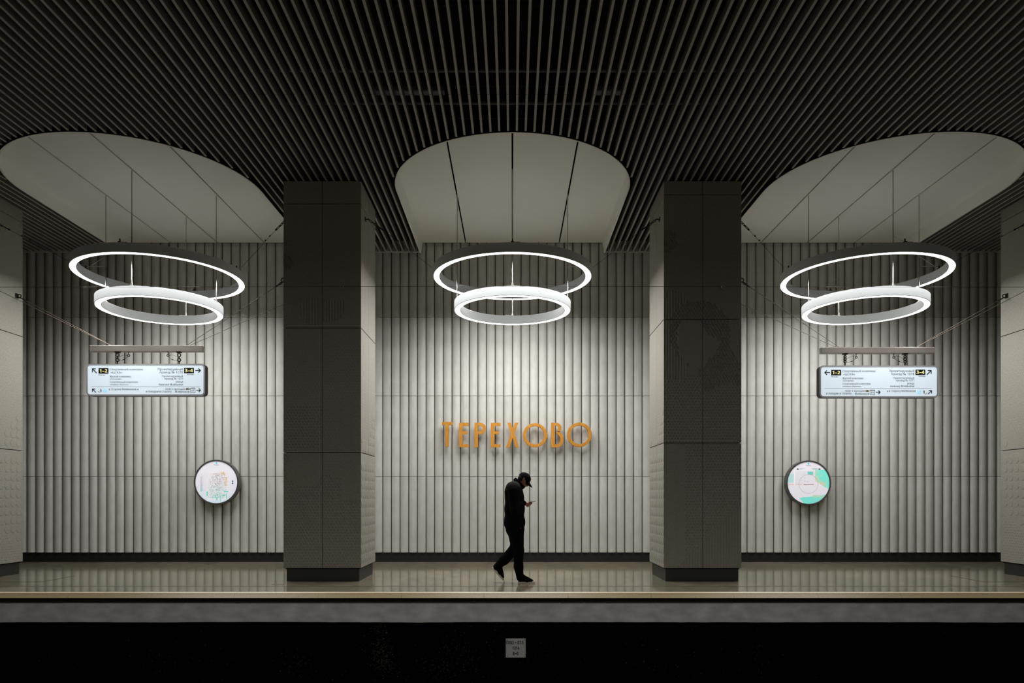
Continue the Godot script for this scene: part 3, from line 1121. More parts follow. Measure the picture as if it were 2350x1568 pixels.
		box.call("small_plate", 932, 894, 995, 929, M.ink)
		T.call("и поездам в сторону", 220, 945, 678, 990, M.ink)
		dot(face, P.call(708, 963), 14 * u, zz)
		T.call("Мнёвников", 737, 943, 995, 983, M.ink)
		lift(face, P.call(1054, 937), 84 * u, zz)
	# two chains of rings up to the beam, and safety wires
	var bx := (335.0 - 334.5 - 0.0) * 0.0
	var top := h / 2
	var rise := 0.21
	var offs := [-0.51, 0.543] if left else [-0.55, 0.475]
	for e in 2:
		var hx: float = offs[e]
		var st3 := mb()
		tube(st3, [Vector3(hx, top - 0.01, -0.06), Vector3(hx, top + 0.06, -0.06)], 0.010, 8)
		build("hanger_bolt", st3, M.dark_steel, root)
		for k in 3:
			var l2 := inst("link", unit_link, M.dark_steel, root, Vector3(hx, top + 0.075 + 0.042 * k, -0.06))
			l2.scale = Vector3(1.5, 1.0, 1.5)
			l2.rotation.y = PI / 2 * (k % 2) + 0.4
		var s := 1.0 if e == 0 else -1.0
		var ex := hx + s * 0.19
		st3 = mb()
		tube(st3, [Vector3(ex, top + rise, -0.06), Vector3(ex, top + rise - 0.04, -0.06)], 0.006, 6)
		tube(st3, circle_points(Vector3(ex, top + rise - 0.06, -0.06), Vector3(0.019, 0, 0), Vector3(0, 0.019, 0), 10), 0.006, 6, true)
		build("eye_bolt", st3, M.dark_steel, root)
		st3 = mb()
		tube(st3, [Vector3(ex, top + rise - 0.07, -0.06), Vector3(hx + s * 0.13, top + 0.085, -0.05), Vector3(hx + s * 0.05, top + 0.06, -0.055), Vector3(hx, top + 0.09, -0.06)], 0.003, 5)
		tube(st3, [Vector3(ex, top + rise - 0.06, -0.06), Vector3(hx + s * 0.1, top + rise - 0.05, -0.055), Vector3(hx, top + 0.11, -0.06)], 0.0025, 5)
		tube(st3, [Vector3(hx + s * 0.12, top + 0.084, -0.05), Vector3(hx + s * 0.095, top + 0.074, -0.05)], 0.008, 6)
		build("safety_wire", st3, M.dark_steel, root)
	hanger_beam(x, cy + top + rise, z - 0.06, left)

func dot(parent: Node3D, c: Vector2, r: float, z: float):
	var st := mb()
	var p := PackedVector2Array()
	for i in 24: p.append(c + Vector2(cos(TAU * i / 24), sin(TAU * i / 24)) * r)
	prism(st, p, z, z + 0.0015)
	build("line_disc", st, M.blue_light, parent)

func walker(parent: Node3D, c: Vector2, s: float, d: float, z: float):
	# a small figure on a moving stair
	var st := mb()
	var q := func(a: float, b: float) -> Vector2: return c + Vector2(a * d, b) * s
	var p := PackedVector2Array()
	for i in 10: p.append(q.call(0.02, 0.42) + Vector2(cos(TAU * i / 10), sin(TAU * i / 10)) * s * 0.08)
	prism(st, p, z, z + 0.0015)
	bar2(st, q.call(0.0, 0.32), q.call(-0.02, 0.02), s * 0.15, z)
	bar2(st, q.call(-0.01, 0.28), q.call(0.2, 0.1), s * 0.06, z + 0.0002)
	bar2(st, q.call(-0.01, 0.05), q.call(0.14, -0.25), s * 0.07, z + 0.0003)
	bar2(st, q.call(-0.02, 0.05), q.call(-0.16, -0.22), s * 0.07, z + 0.0004)
	bar2(st, q.call(-0.30, -0.48), q.call(0.25, 0.0), s * 0.05, z + 0.0005)
	bar2(st, q.call(-0.75, -0.05), q.call(-0.30, -0.48), s * 0.05, z + 0.0006)
	build("stair_pictogram", st, M.ink_grey, parent)

func lift(parent: Node3D, c: Vector2, s: float, z: float):
	var st := mb()
	var h := s / 2
	for e in [[Vector2(-h, -h), Vector2(h, -h)], [Vector2(h, -h), Vector2(h, h)], [Vector2(h, h), Vector2(-h, h)], [Vector2(-h, h), Vector2(-h, -h)], [Vector2(-h, h * 0.7), Vector2(h, h * 0.7)]]:
		bar2(st, c + e[0], c + e[1], s * 0.07, z)
	for k in [-1.0, 1.0]:
		bar2(st, c + Vector2(k * s * 0.15, -s * 0.25), c + Vector2(k * s * 0.15, s * 0.15), s * 0.07, z)
		bar2(st, c + Vector2(k * s * 0.15 - s * 0.08, s * 0.1 * k - s * 0.05), c + Vector2(k * s * 0.15 + s * 0.08, s * 0.1 * k - s * 0.05), s * 0.06, z + 0.0003)
	build("lift_pictogram", st, M.ink_grey, parent)

func hanger_beam(x: float, y: float, z: float, left: bool):
	# a square steel beam slung from the two columns by pairs of cables
	var root := thing("hanger_beam", Vector3(x, y, z))
	tag(root, "steel beam on slanting cables that carries the %s hanging sign" % ("left" if left else "right"), "beam", "cable-slung sign beams")
	var st := mb()
	var sx := 0.0 if left else -0.01
	cbox(st, Vector3(sx, 0.052, -0.0), Vector3(1.92, 0.104, 0.104), 0.004)
	build("beam", st, M.beam, root)
	for e in [-1.0, 1.0]:
		var out: bool = (e < 0) == left        # the end that faces the outermost column
		var from := Vector3(e * (0.61 if (e < 0) else 0.68), 0.104, 0) if left else Vector3(e * (0.66 if e > 0 else 0.66), 0.104, 0)
		var colx: float
		if out: colx = -8.81 if left else 8.79
		else: colx = -3.732 if left else 3.732
		for d in [11.84, 12.78]:
			var to := Vector3(colx - x, 1.385 + 3.57 - y, -d - z)
			var dir: Vector3 = (to - from).normalized()
			var st2 := mb()
			tube(st2, [from + Vector3(0, 0, 0.03 if d < 12.0 else -0.03), to - dir * 0.16], 0.0047, 6)
			build("cable", st2, M.cable, root)
			st2 = mb()
			tube(st2, [to - dir * 0.22, to - dir * 0.15], 0.011, 8)
			var side := signf(colx - x)
			cbox(st2, to - Vector3(side * 0.006, 0, 0), Vector3(0.012, 0.08, 0.08), 0.003)
			tube(st2, circle_points(to - Vector3(side * 0.045, 0.005, 0), Vector3(0.032, 0, 0), Vector3(0, 0.032, 0), 12), 0.009, 6, true)
			tube(st2, circle_points(to - dir * 0.115, dir * 0.036, Vector3(0, 0, 0.026), 12), 0.009, 6, true)
			build("wall_shackle", st2, M.dark_steel, root)
	for e in ([-0.51, 0.543] if left else [-0.55, 0.475]):
		st = mb()
		cbox(st, Vector3(e, -0.008, 0), Vector3(0.075, 0.016, 0.06), 0.003)
		build("foot_plate", st, M.dark_steel, root)

# ------------------------------------------------------------------ round maps
func map_image(left: bool) -> Image:
	var n := 320
	var im := Image.create(n, n, false, Image.FORMAT_RGB8)
	var bg := Color(0.905, 0.885, 0.925)
	im.fill(bg)
	var ns := FastNoiseLite.new()
	ns.seed = 3
	ns.frequency = 0.02
	var teal := Color(0.50, 0.90, 0.84)
	var sand := Color(0.90, 0.80, 0.68)
	for j in n:
		for i in n:
			var x := float(i) / n
			var y := float(j) / n
			var c := bg
			var w := ns.get_noise_2d(i, j)
			if left:
				if y > 0.62: c = c.lerp(Color(0.80, 0.90, 0.95), clampf((y - 0.62) * 2.2, 0, 0.9))
				if x > 0.27 and x < 0.78 and y > 0.24 and y < 0.92: c = Color(0.94, 0.925, 0.94)
				if (Vector2(x - 0.66, y - 0.30) * Vector2(1, 1.3)).length() < 0.07 + w * 0.06: c = sand
				if (Vector2(x - 0.515, y - 0.335)).length() < 0.035 + w * 0.03: c = sand
				if x > 0.70 and x < 0.755 and absf(y - 0.46) < 0.10 + w * 0.1: c = sand
			else:
				var k := Color(0.885, 0.865, 0.895) if (x > 0.17 and y > 0.20 and y < 0.52 and x < 0.63) else bg
				c = k
				if x > 0.65 + maxf(0, y - 0.45) * 1.6 and y > 0.19 and y < 0.45 + (x - 0.65) * 0.75: c = teal.lerp(sand, clampf(1.2 - (x - 0.62) * 5.0 + (y - 0.4) * 3.0 + w, 0, 0.8))
				if y > 0.86 - (x - 0.3) * 0.12 + 0.03 * w and x > 0.27 + (y - 0.86): c = teal
				if y > 0.79 and x > 0.6 and y > 0.78 + absf(x - 0.65) * 0.12: c = teal.lerp(sand, clampf(0.9 - (y - 0.78) * 9.0, 0, 0.6))
				if x > 0.48 and x < 0.61 and y > 0.23 and y < 0.305: c = teal.darkened(0.12)
				if x < 0.15 and y > 0.28 and y < 0.50: c = Color(0.72, 0.86, 0.86)
				if absf(x - 0.165) < 0.008 and y > 0.15 and y < 0.56: c = Color(0.97, 0.96, 0.98)
				if absf(y - 0.20) < 0.006 and x > 0.17 and x < 0.62: c = Color(0.97, 0.96, 0.98)
				if absf(y - 0.537) < 0.014 and x < 0.35 and absf(fmod(x, 0.17) - 0.085) < 0.07: c = Color(0.88, 0.78, 0.74)
				if absf(y - 0.537) < 0.011 and x > 0.375 and x < 0.625: c = Color(0.60, 0.45, 0.42) if fmod(x, 0.03) < 0.015 else Color(0.72, 0.68, 0.68)
				if absf(Vector2(x - 0.50, y - 0.525).length() - 0.225) < 0.004: c = Color(0.66, 0.68, 0.68)
			im.set_pixel(i, j, c)
	var r := RandomNumberGenerator.new()
	r.seed = 8 if left else 9
	if left:
		for k in 2600:
			var x := r.randfn(0.52, 0.12)
			var y := r.randf_range(0.28, 0.88)
			if x < 0.27 or x > 0.78 or (y > 0.78 and absf(x - 0.5) > 0.3): continue
			var c := Color(0.66, 0.63, 0.67).lerp(Color(0.36, 0.76, 0.72), clampf((y - 0.5) * 2.4, 0, 1))
			if r.randf() < 0.35: c = Color(0.97, 0.955, 0.965)
			im.fill_rect(Rect2i(int(x * n), int(y * n), r.randi_range(2, 6), r.randi_range(1, 3)), c)
		for k in 90:      # the list of streets
			var y := 0.36 + 0.004 * k
			im.fill_rect(Rect2i(int(0.12 * n), int(y * n), r.randi_range(8, 26), 1), Color(0.80, 0.77, 0.80).lerp(Color(0.35, 0.78, 0.75), clampf((y - 0.5) * 3, 0, 1)))
		for q in [[0.27, 0.72, 8, 34], [0.46, 0.80, 7, 26], [0.73, 0.76, 6, 46], [0.50, 0.86, 8, 24], [0.59, 0.86, 5, 30], [0.64, 0.80, 22, 8], [0.68, 0.71, 34, 8]]:
			im.fill_rect(Rect2i(int(q[0] * n), int(q[1] * n), q[2], q[3]), Color(0.38, 0.82, 0.75))
		for q in [[0.885, 0.475], [0.885, 0.525]]:
			for j in range(-7, 8):
				for i in range(-7, 8):
					if i * i + j * j < 36: im.set_pixel(int(q[0] * n) + i, int(q[1] * n) + j, Color(0.12, 0.42, 0.46))
		im.fill_rect(Rect2i(int(0.24 * n), int(0.118 * n), int(0.52 * n), 1), Color(0.72, 0.70, 0.73))
	else:
		for k in 140:
			var x := r.randf_range(0.63, 0.95)
			var y := r.randf_range(0.2, 0.55)
			if im.get_pixel(int(x * n), int(y * n)).r < 0.75: im.fill_rect(Rect2i(int(x * n), int(y * n), 3, 2), Color(0.40, 0.82, 0.78))
		for k in 150:
			var x := r.randf_range(0.35, 0.85)
			var y := r.randf_range(0.84, 0.98)
			if im.get_pixel(int(x * n), int(y * n)).r < 0.75: im.fill_rect(Rect2i(int(x * n), int(y * n), 3, 2), Color(0.42, 0.84, 0.78))
		for q in [[0.22, 0.16, 15, 8], [0.74, 0.16, 15, 8]]:
			im.fill_rect(Rect2i(int(q[0] * n), int(q[1] * n), q[2], q[3]), Color(0.08, 0.14, 0.15))
		for q in [[0.285, 0.158, 46, 2], [0.285, 0.172, 24, 2], [0.585, 0.158, 44, 3], [0.60, 0.172, 38, 3]]:
			im.fill_rect(Rect2i(int(q[0] * n), int(q[1] * n), q[2], q[3]), Color(0.45, 0.66, 0.66))
		for k in 9:
			im.fill_rect(Rect2i(int(r.randf_range(0.3, 0.65) * n), int(r.randf_range(0.25, 0.58) * n), 3, 3), Color(0.35, 0.38, 0.40))
	# round line badge at the top
	for j in range(-9, 10):
		for i in range(-9, 10):
			if i * i + j * j < 50: im.set_pixel(int(0.5 * n) + i, int(0.045 * n) + j, Color(0.25, 0.80, 0.90))
	return im

func map_light(x: float, _y: float, left: bool):
	var d := 15.06
	var cx := ((496.0 if left else 1856.0) - 1176.0) * d / FOCAL
	var cy := 1.385 + (1140.0 - (1107.0 if left else 1108.5)) * d / FOCAL
	var root := thing("round_map", Vector3(cx, cy, -WALL + 0.02))
	tag(root, "round lit city map on the ribbed wall, dense pale map with tan patches" if left else "round lit area map on the ribbed wall, with turquoise park patches", "map", "round lit wall maps")
	var to_front := Transform3D(Basis(Vector3(1, 0, 0), Vector3(0, 0, 1), Vector3(0, -1, 0)), Vector3.ZERO)
	var R := 0.472
	var st := mb()
	lathe(st, [Vector2(0, 0), Vector2(R - 0.03, 0), Vector2(R - 0.03, 0.05), Vector2(0, 0.05)], 64, true, to_front)
	build("back_box", st, M.case, root)
	st = mb()
	lathe(st, [Vector2(R, 0.04), Vector2(R, 0.165), Vector2(R - 0.006, 0.171), Vector2(R - 0.028, 0.171), Vector2(R - 0.034, 0.165), Vector2(R - 0.034, 0.04)], 72, true, to_front)
	build("frame", st, M.map_frame, root)
	var m := StandardMaterial3D.new()
	m.resource_name = "map_print"
	m.albedo_texture = ImageTexture.create_from_image(map_image(left))
	m.emission_enabled = true
	m.emission = Color.BLACK
	m.emission_texture = m.albedo_texture
	m.emission_energy_multiplier = 0.42
	m.roughness = 0.35
	st = mb()
	var r2 := R - 0.032
	for k in 64:
		var a := TAU * k / 64
		var b := TAU * (k + 1) / 64
		for p in [Vector2.ZERO, Vector2(cos(b), sin(b)), Vector2(cos(a), sin(a))]:
			st.set_uv(Vector2(0.5 + p.x * 0.5, 0.5 - p.y * 0.5))
			st.add_vertex(Vector3(p.x * r2, p.y * r2, 0.157))
		for p in [Vector2(cos(a), sin(a)), Vector2(cos(b), sin(b))]:
			pass
	for k in 64:
		var a := TAU * k / 64
		var b := TAU * (k + 1) / 64
		st.set_uv(Vector2(0.5, 0.2))
		quad(st, Vector3(cos(a) * r2, sin(a) * r2, 0.157), Vector3(cos(b) * r2, sin(b) * r2, 0.157), Vector3(cos(b) * r2, sin(b) * r2, 0.05), Vector3(cos(a) * r2, sin(a) * r2, 0.05), Vector3(cos(a), sin(a), 0))
	var screen := build("lit_map_screen", st, m, root)
	text(screen, "Терехово", -0.055, r2 * 0.80, 0.055, r2 * 0.845, 0.1575, M.ink)
	var l := AreaLight3D.new()
	l.name = "map_light"
	l.area_size = Vector2(0.6, 0.6)
	l.light_energy = 0.01
	l.shadow_enabled = true
	l.position = Vector3(0, 0, 0.175)
	l.rotation.y = PI
	root.add_child(l)

# ------------------------------------------------------------------ the station name
func ribbon(outer: Array, inner: Array) -> PackedVector2Array:
	var p := PackedVector2Array(outer)
	var q := inner.duplicate()
	q.reverse()
	p.append_array(PackedVector2Array(q))
	return p

func arc(c: Vector2, rx: float, ry: float, a0: float, a1: float, n: int) -> Array:
	var out := []
	for i in n + 1:
		var a := deg_to_rad(lerpf(a0, a1, float(i) / n))
		out.append(c + Vector2(cos(a) * rx, sin(a) * ry))
	return out

func station_name():
	# shapes in picture units u (y downwards), one unit 1.7535 mm
	var u := 0.0017535 * 15.12 / 15.12
	var d := 15.13
	var words := ["first letter of the wooden station name, a T shape", "second letter of the wooden station name, an E after the T", "third letter of the wooden station name, shaped like a P", "fourth letter of the wooden station name, an E before the X", "fifth letter of the wooden station name, an X shape", "sixth letter of the wooden station name, a wide round O", "seventh letter of the wooden station name, shaped like a B", "last letter of the wooden station name, a wide round O at the right end"]
	var shapes := []
	var V := func(a: Array) -> PackedVector2Array:
		var p := PackedVector2Array()
		for i in range(0, a.size(), 2): p.append(Vector2(a[i], a[i + 1]))
		return p
	shapes.append([V.call([180, 152, 310, 152, 310, 189, 263, 189, 263, 448, 222, 448, 222, 189, 180, 189])])
	shapes.append([V.call([385, 162, 502, 162, 502, 199, 427, 199, 427, 262, 483, 262, 483, 298, 427, 298, 427, 418, 502, 418, 502, 455, 385, 455])])
	var pb := ribbon([Vector2(611, 162)] + arc(Vector2(640, 230), 67, 68, -90, 90, 16) + [Vector2(611, 298)], [Vector2(611, 199)] + arc(Vector2(638, 230.5), 29, 31.5, -90, 90, 16) + [Vector2(611, 262)])
	shapes.append([V.call([570, 162, 611, 162, 611, 456, 570, 456]), pb])
	shapes.append([V.call([767, 162, 884, 162, 884, 199, 807, 199, 807, 262, 864, 262, 864, 298, 807, 298, 807, 418, 882, 418, 882, 455, 767, 455])])
	shapes.append([V.call([962, 162, 1004, 162, 1029, 226, 1052, 162, 1094, 162, 1049, 288, 1104, 457, 1064, 457, 1027, 342, 990, 457, 948, 457, 1006, 288])])
	shapes.append([])
	var up := ribbon([Vector2(1527, 162)] + arc(Vector2(1545, 221), 66, 59, -90, 50, 14) + [Vector2(1582, 274)], [Vector2(1527, 199)] + arc(Vector2(1545, 221), 27, 28, -90, 48, 12) + [Vector2(1562, 258), Vector2(1558, 272)])
	var lowb := ribbon([Vector2(1545, 291), Vector2(1556, 268), Vector2(1590, 262)] + arc(Vector2(1560, 362), 77, 95, -65, 90, 18) + [Vector2(1527, 457)], [Vector2(1552, 293), Vector2(1565, 299), Vector2(1572, 302)] + arc(Vector2(1556, 362), 41, 58, -60, 90, 18) + [Vector2(1527, 420)])
	shapes.append([V.call([1487, 162, 1527, 162, 1527, 457, 1487, 457]), up, lowb])
	shapes.append([])
	var rings := {5: [1295.0, 311.0, 145.0], 7: [1826.0, 306.0, 147.0]}
	var mids := [245.0, 443.0, 638.0, 825.0, 1027.0, 1295.0, 1561.0, 1826.0]
	for i in 8:
		var cx: float = mids[i]
		var wx := (980.0 + cx / 5.226 - 1176.0) * d / FOCAL
		var wy := 1.385 + (1140.0 - 940.0 - 309.0 / 5.226) * d / FOCAL
		var root := thing("letter", Vector3(wx, wy, -d - 0.02))
		tag(root, words[i], "letter", "wooden letters of the station name")
		var st := mb()
		if rings.has(i):
			var g: Array = rings[i]
			var prof := []
			var ro: float = g[2] * u
			var ri: float = (g[2] - 37.0) * u
			prof = [Vector2(ro, 0), Vector2(ro, 0.057), Vector2(ro - 0.003, 0.06), Vector2(ri + 0.003, 0.06), Vector2(ri, 0.057), Vector2(ri, 0)]
			lathe(st, prof, 64, true, Transform3D(Basis(Vector3(1, 0, 0), Vector3(0, 0, 1), Vector3(0, -1, 0)), Vector3(0, (309.0 - g[1]) * u, 0)))
		else:
			for s in shapes[i]:
				var q := PackedVector2Array()
				for v in s: q.append(Vector2((v.x - cx) * u, (309.0 - v.y) * u))
				prism(st, q, 0.0, 0.06, Transform3D(), 0.0)
		build("face", st, M.wood, root)
		st = mb()
		var pins := {0: [[243, 200], [243, 420]], 1: [[405, 190], [405, 430]], 2: [[590, 190], [590, 430]], 3: [[787, 190], [787, 430]], 4: [[990, 200], [1065, 430]], 5: [[1168, 311], [1422, 311]], 6: [[1507, 190], [1507, 430]], 7: [[1697, 306], [1955, 306]]}
		for p in pins[i]:
			tube(st, [Vector3((p[0] - cx) * u, (309.0 - p[1]) * u, 0.005), Vector3((p[0] - cx) * u, (309.0 - p[1]) * u, -0.13)], 0.008, 8)
		build("pin", st, M.dark_steel, root)

# ------------------------------------------------------------------ small things
func distance_plate():
	var z := -EDGE - 0.05
	var k := (EDGE + 0.05) / FOCAL
	var cx := (1183.5 - 1176.0) * k
	var cy := EYE - (1487.5 - 1140.0) * k
	var w := 45.5 * k
	var h := 44.0 * k
	var root := thing("marker_plate", Vector3(cx, cy, z))
	tag(root, "small square white distance plate on the black wall under the platform edge", "sign")
	var st := mb()
	prism(st, rounded_rect(w, h, 0.006, 3), 0.0, 0.006)
	build("plate", st, M.plate, root)
	st = mb()
	for sx in [-1.0, 1.0]:
		for sy in [-1.0, 1.0]:
			tube(st, [Vector3(sx * w * 0.43, sy * h * 0.425, 0.004), Vector3(sx * w * 0.43, sy * h * 0.425, 0.009)], 0.0055, 8)
	build("rivet", st, M.ink, root)
	# positions from the picture, 22.4 units a pixel, plate centre (980, 835)
	var q := k / 22.4
	for t in [["ПК63", 490, 470, 880, 640], ["07.5", 1072, 470, 1385, 640], ["1314", 812, 755, 1165, 920], ["В", 840, 1035, 920, 1205], ["0", 1040, 1035, 1125, 1205]]:
		text(root, t[0], (t[1] - 980) * q, (835 - t[4]) * q, (t[3] - 980) * q, (835 - t[2]) * q, 0.0062, M.ink, true)
	st = mb()
	for p in [[972, 552, 26], [982, 1118, 32]]:
		cbox(st, Vector3((p[0] - 980) * q, (835 - p[1]) * q, 0.0068), Vector3(p[2] * 2 * q, p[2] * 2 * q, 0.0014), 0)
	build("lettering", st, M.ink, root)

func drain_and_hatches():
	var root := thing("floor_drain", Vector3(-3.70, 0.0, -11.33))
	tag(root, "small metal drain grate in the floor at the foot of the left column", "drain")
	var st := mb()
	cbox(st, Vector3(0, 0.0006, 0), Vector3(0.24, 0.0012, 0.10), 0)
	build("plate", st, M.beam, root)
	for i in 7:
		for j in 3:
			var s2 := mb()
			cbox(s2, Vector3(0, 0.0014, 0), Vector3(0.016, 0.001, 0.022), 0)
			build("slot", s2, M.ink, root, Vector3(-0.09 + 0.03 * i + 0.008 * j, 0, -0.03 + 0.03 * j))
	for s in [-1.0, 1.0]:
		var x0 := 7.64
		var hatch := thing("floor_hatch", Vector3(s * 8.2, 0, -12.1))
		tag(hatch, "flush floor hatch outlined by thin dark seams beside the %s column" % ("leftmost" if s < 0 else "rightmost"), "hatch", "floor hatches")
		var st3 := mb()
		cbox(st3, Vector3(0, 0.001, 0), Vector3(1.10, 0.002, 0.86), 0.0006)
		build("lid", st3, M.floor1, hatch)
		for e in [[Vector3(-0.556, 0, 0), Vector3(0.012, 0.0016, 0.89)], [Vector3(0.556, 0, 0), Vector3(0.012, 0.0016, 0.89)], [Vector3(0, 0, 0.438), Vector3(1.1, 0.0016, 0.014)], [Vector3(0, 0, -0.438), Vector3(1.1, 0.0016, 0.014)]]:
			st3 = mb()
			cbox(st3, Vector3(0, 0.0008, 0), e[1], 0)
			build("seam", st3, M.joint, hatch, e[0])

func pipes():
	for p in [[8.98, "thin pipe above the ceiling slats, nearest of three"], [9.30, "thin pipe above the ceiling slats, second of three"], [9.72, "thin pipe above the ceiling slats, farthest of three, close to the middle recess"]]:
		var st := mb()
		tube(st, [Vector3(-9, 0, 0), Vector3(9, 0, 0)], 0.02, 8)
		var o := build("pipe", st, M.duct, self, Vector3(0, CEIL + 0.17, -p[0]))
		tag(o, p[1], "pipe", "pipes above the slats")
	for q in [[-1.37, 0.95, "grey duct box above the slats, left of the middle recess"], [1.3, 0.4, "grey duct box above the slats, right of the middle recess"]]:
		var st := mb()
		cbox(st, Vector3(0, 0, 0), Vector3(q[1], 0.06, 0.12), 0.01)
		tag(build("duct_box", st, M.duct, self, Vector3(q[0], CEIL + 0.21, -9.5)), q[2], "duct")

# ------------------------------------------------------------------ the walking man
# smooth union of tapered capsules on a grid, meshed with surface nets
func nets(st: SurfaceTool, prims: Array, cell: float, k: float):
	var lo := Vector3(1e9, 1e9, 1e9)
	var hi := -lo
	for p in prims:
		var r: float = maxf(p[2], p[3]) * maxf(1.0, p[4] if p.size() > 4 else 1.0) + cell * 3 + k * 0.3
		lo = lo.min(p[0] - Vector3.ONE * r).min(p[1] - Vector3.ONE * r)
		hi = hi.max(p[0] + Vector3.ONE * r).max(p[1] + Vector3.ONE * r)
	var n := Vector3i(((hi - lo) / cell).ceil()) + Vector3i.ONE
	var f := PackedFloat32Array()
	f.resize(n.x * n.y * n.z)
	f.fill(1.0)
	var sy := n.x
	var sz := n.x * n.y
	for p in prims:
		var a: Vector3 = p[0]
		var b: Vector3 = p[1]
		var ra: float = p[2]
		var rb: float = p[3]
		var q: float = p[4] if p.size() > 4 else 1.0
		var m := maxf(ra, rb) * maxf(1.0, q) + k + cell * 2
		var c0 := Vector3i(((a.min(b) - Vector3.ONE * m - lo) / cell).floor()).clamp(Vector3i.ZERO, n - Vector3i.ONE)
		var c1 := Vector3i(((a.max(b) + Vector3.ONE * m - lo) / cell).ceil()).clamp(Vector3i.ZERO, n - Vector3i.ONE)
		var ab := b - a
		ab.z /= q
		var len2 := maxf(ab.length_squared(), 1e-9)
		for z in range(c0.z, c1.z + 1):
			for y in range(c0.y, c1.y + 1):
				var row := y * sy + z * sz
				for x in range(c0.x, c1.x + 1):
					var v := Vector3(lo.x + x * cell - a.x, lo.y + y * cell - a.y, (lo.z + z * cell - a.z) / q)
					var h := clampf(v.dot(ab) / len2, 0.0, 1.0)
					var dd := (v - ab * h).length() - lerpf(ra, rb, h)
					var old := f[row + x]
					var g := maxf(k - absf(dd - old), 0.0)
					f[row + x] = minf(dd, old) - g * g / (4.0 * k)
	var index := {}
	var corner := [0, 1, sy, sy + 1, sz, sz + 1, sz + sy, sz + sy + 1]
	var off := [Vector3(0, 0, 0), Vector3(1, 0, 0), Vector3(0, 1, 0), Vector3(1, 1, 0), Vector3(0, 0, 1), Vector3(1, 0, 1), Vector3(0, 1, 1), Vector3(1, 1, 1)]
	var edges := [[0, 1], [0, 2], [0, 4], [1, 3], [1, 5], [2, 3], [2, 6], [3, 7], [4, 5], [4, 6], [5, 7], [6, 7]]
	for z in n.z - 1:
		for y in n.y - 1:
			var row := y * sy + z * sz
			for x in n.x - 1:
				var i := row + x
				var f0 := f[i] < 0.0
				if f0 == (f[i + 1] < 0.0) and f0 == (f[i + sy] < 0.0) and f0 == (f[i + sy + 1] < 0.0) and f0 == (f[i + sz] < 0.0) and f0 == (f[i + sz + 1] < 0.0) and f0 == (f[i + sz + sy] < 0.0) and f0 == (f[i + sz + sy + 1] < 0.0):
					continue
				var sum := Vector3.ZERO
				var cnt := 0
				for e in edges:
					var va := f[i + corner[e[0]]]
					var vb := f[i + corner[e[1]]]
					if (va < 0.0) != (vb < 0.0):
						sum += (off[e[0]] as Vector3).lerp(off[e[1]], va / (va - vb))
						cnt += 1
				index[i] = lo + (Vector3(x, y, z) + sum / cnt) * cell
	st.set_smooth_group(0)
	for i in index:
		# the three edges that leave this cell's first corner
		var a := f[i]
		for e in [[1, sy, sz, Vector3(1, 0, 0)], [sy, sz, 1, Vector3(0, 1, 0)], [sz, 1, sy, Vector3(0, 0, 1)]]:
			var b := f[i + e[0]]
			if (a < 0.0) == (b < 0.0): continue
			var i1: int = i - e[1]
			var i2: int = i - e[1] - e[2]
			var i3: int = i - e[2]
			if not (index.has(i1) and index.has(i2) and index.has(i3)): continue
			var hint: Vector3 = e[3] if a < 0.0 else -e[3]
			quad(st, index[i], index[i1], index[i2], index[i3], hint)
	st.set_smooth_group(-1)

func P(px: float, py: float, z := 0.0) -> Vector3:
	return Vector3((px - 1190.0) * 0.007, (1338.0 - py) * 0.007, z)

var hc := Vector3.ZERO
const HF := Vector3(0.77, -0.64, 0)
const HU := Vector3(0.64, 0.77, 0)

func H(f: float, u: float, s := 0.0) -> Vector3:
	return hc + HF * f + HU * u + Vector3(0, 0, s)

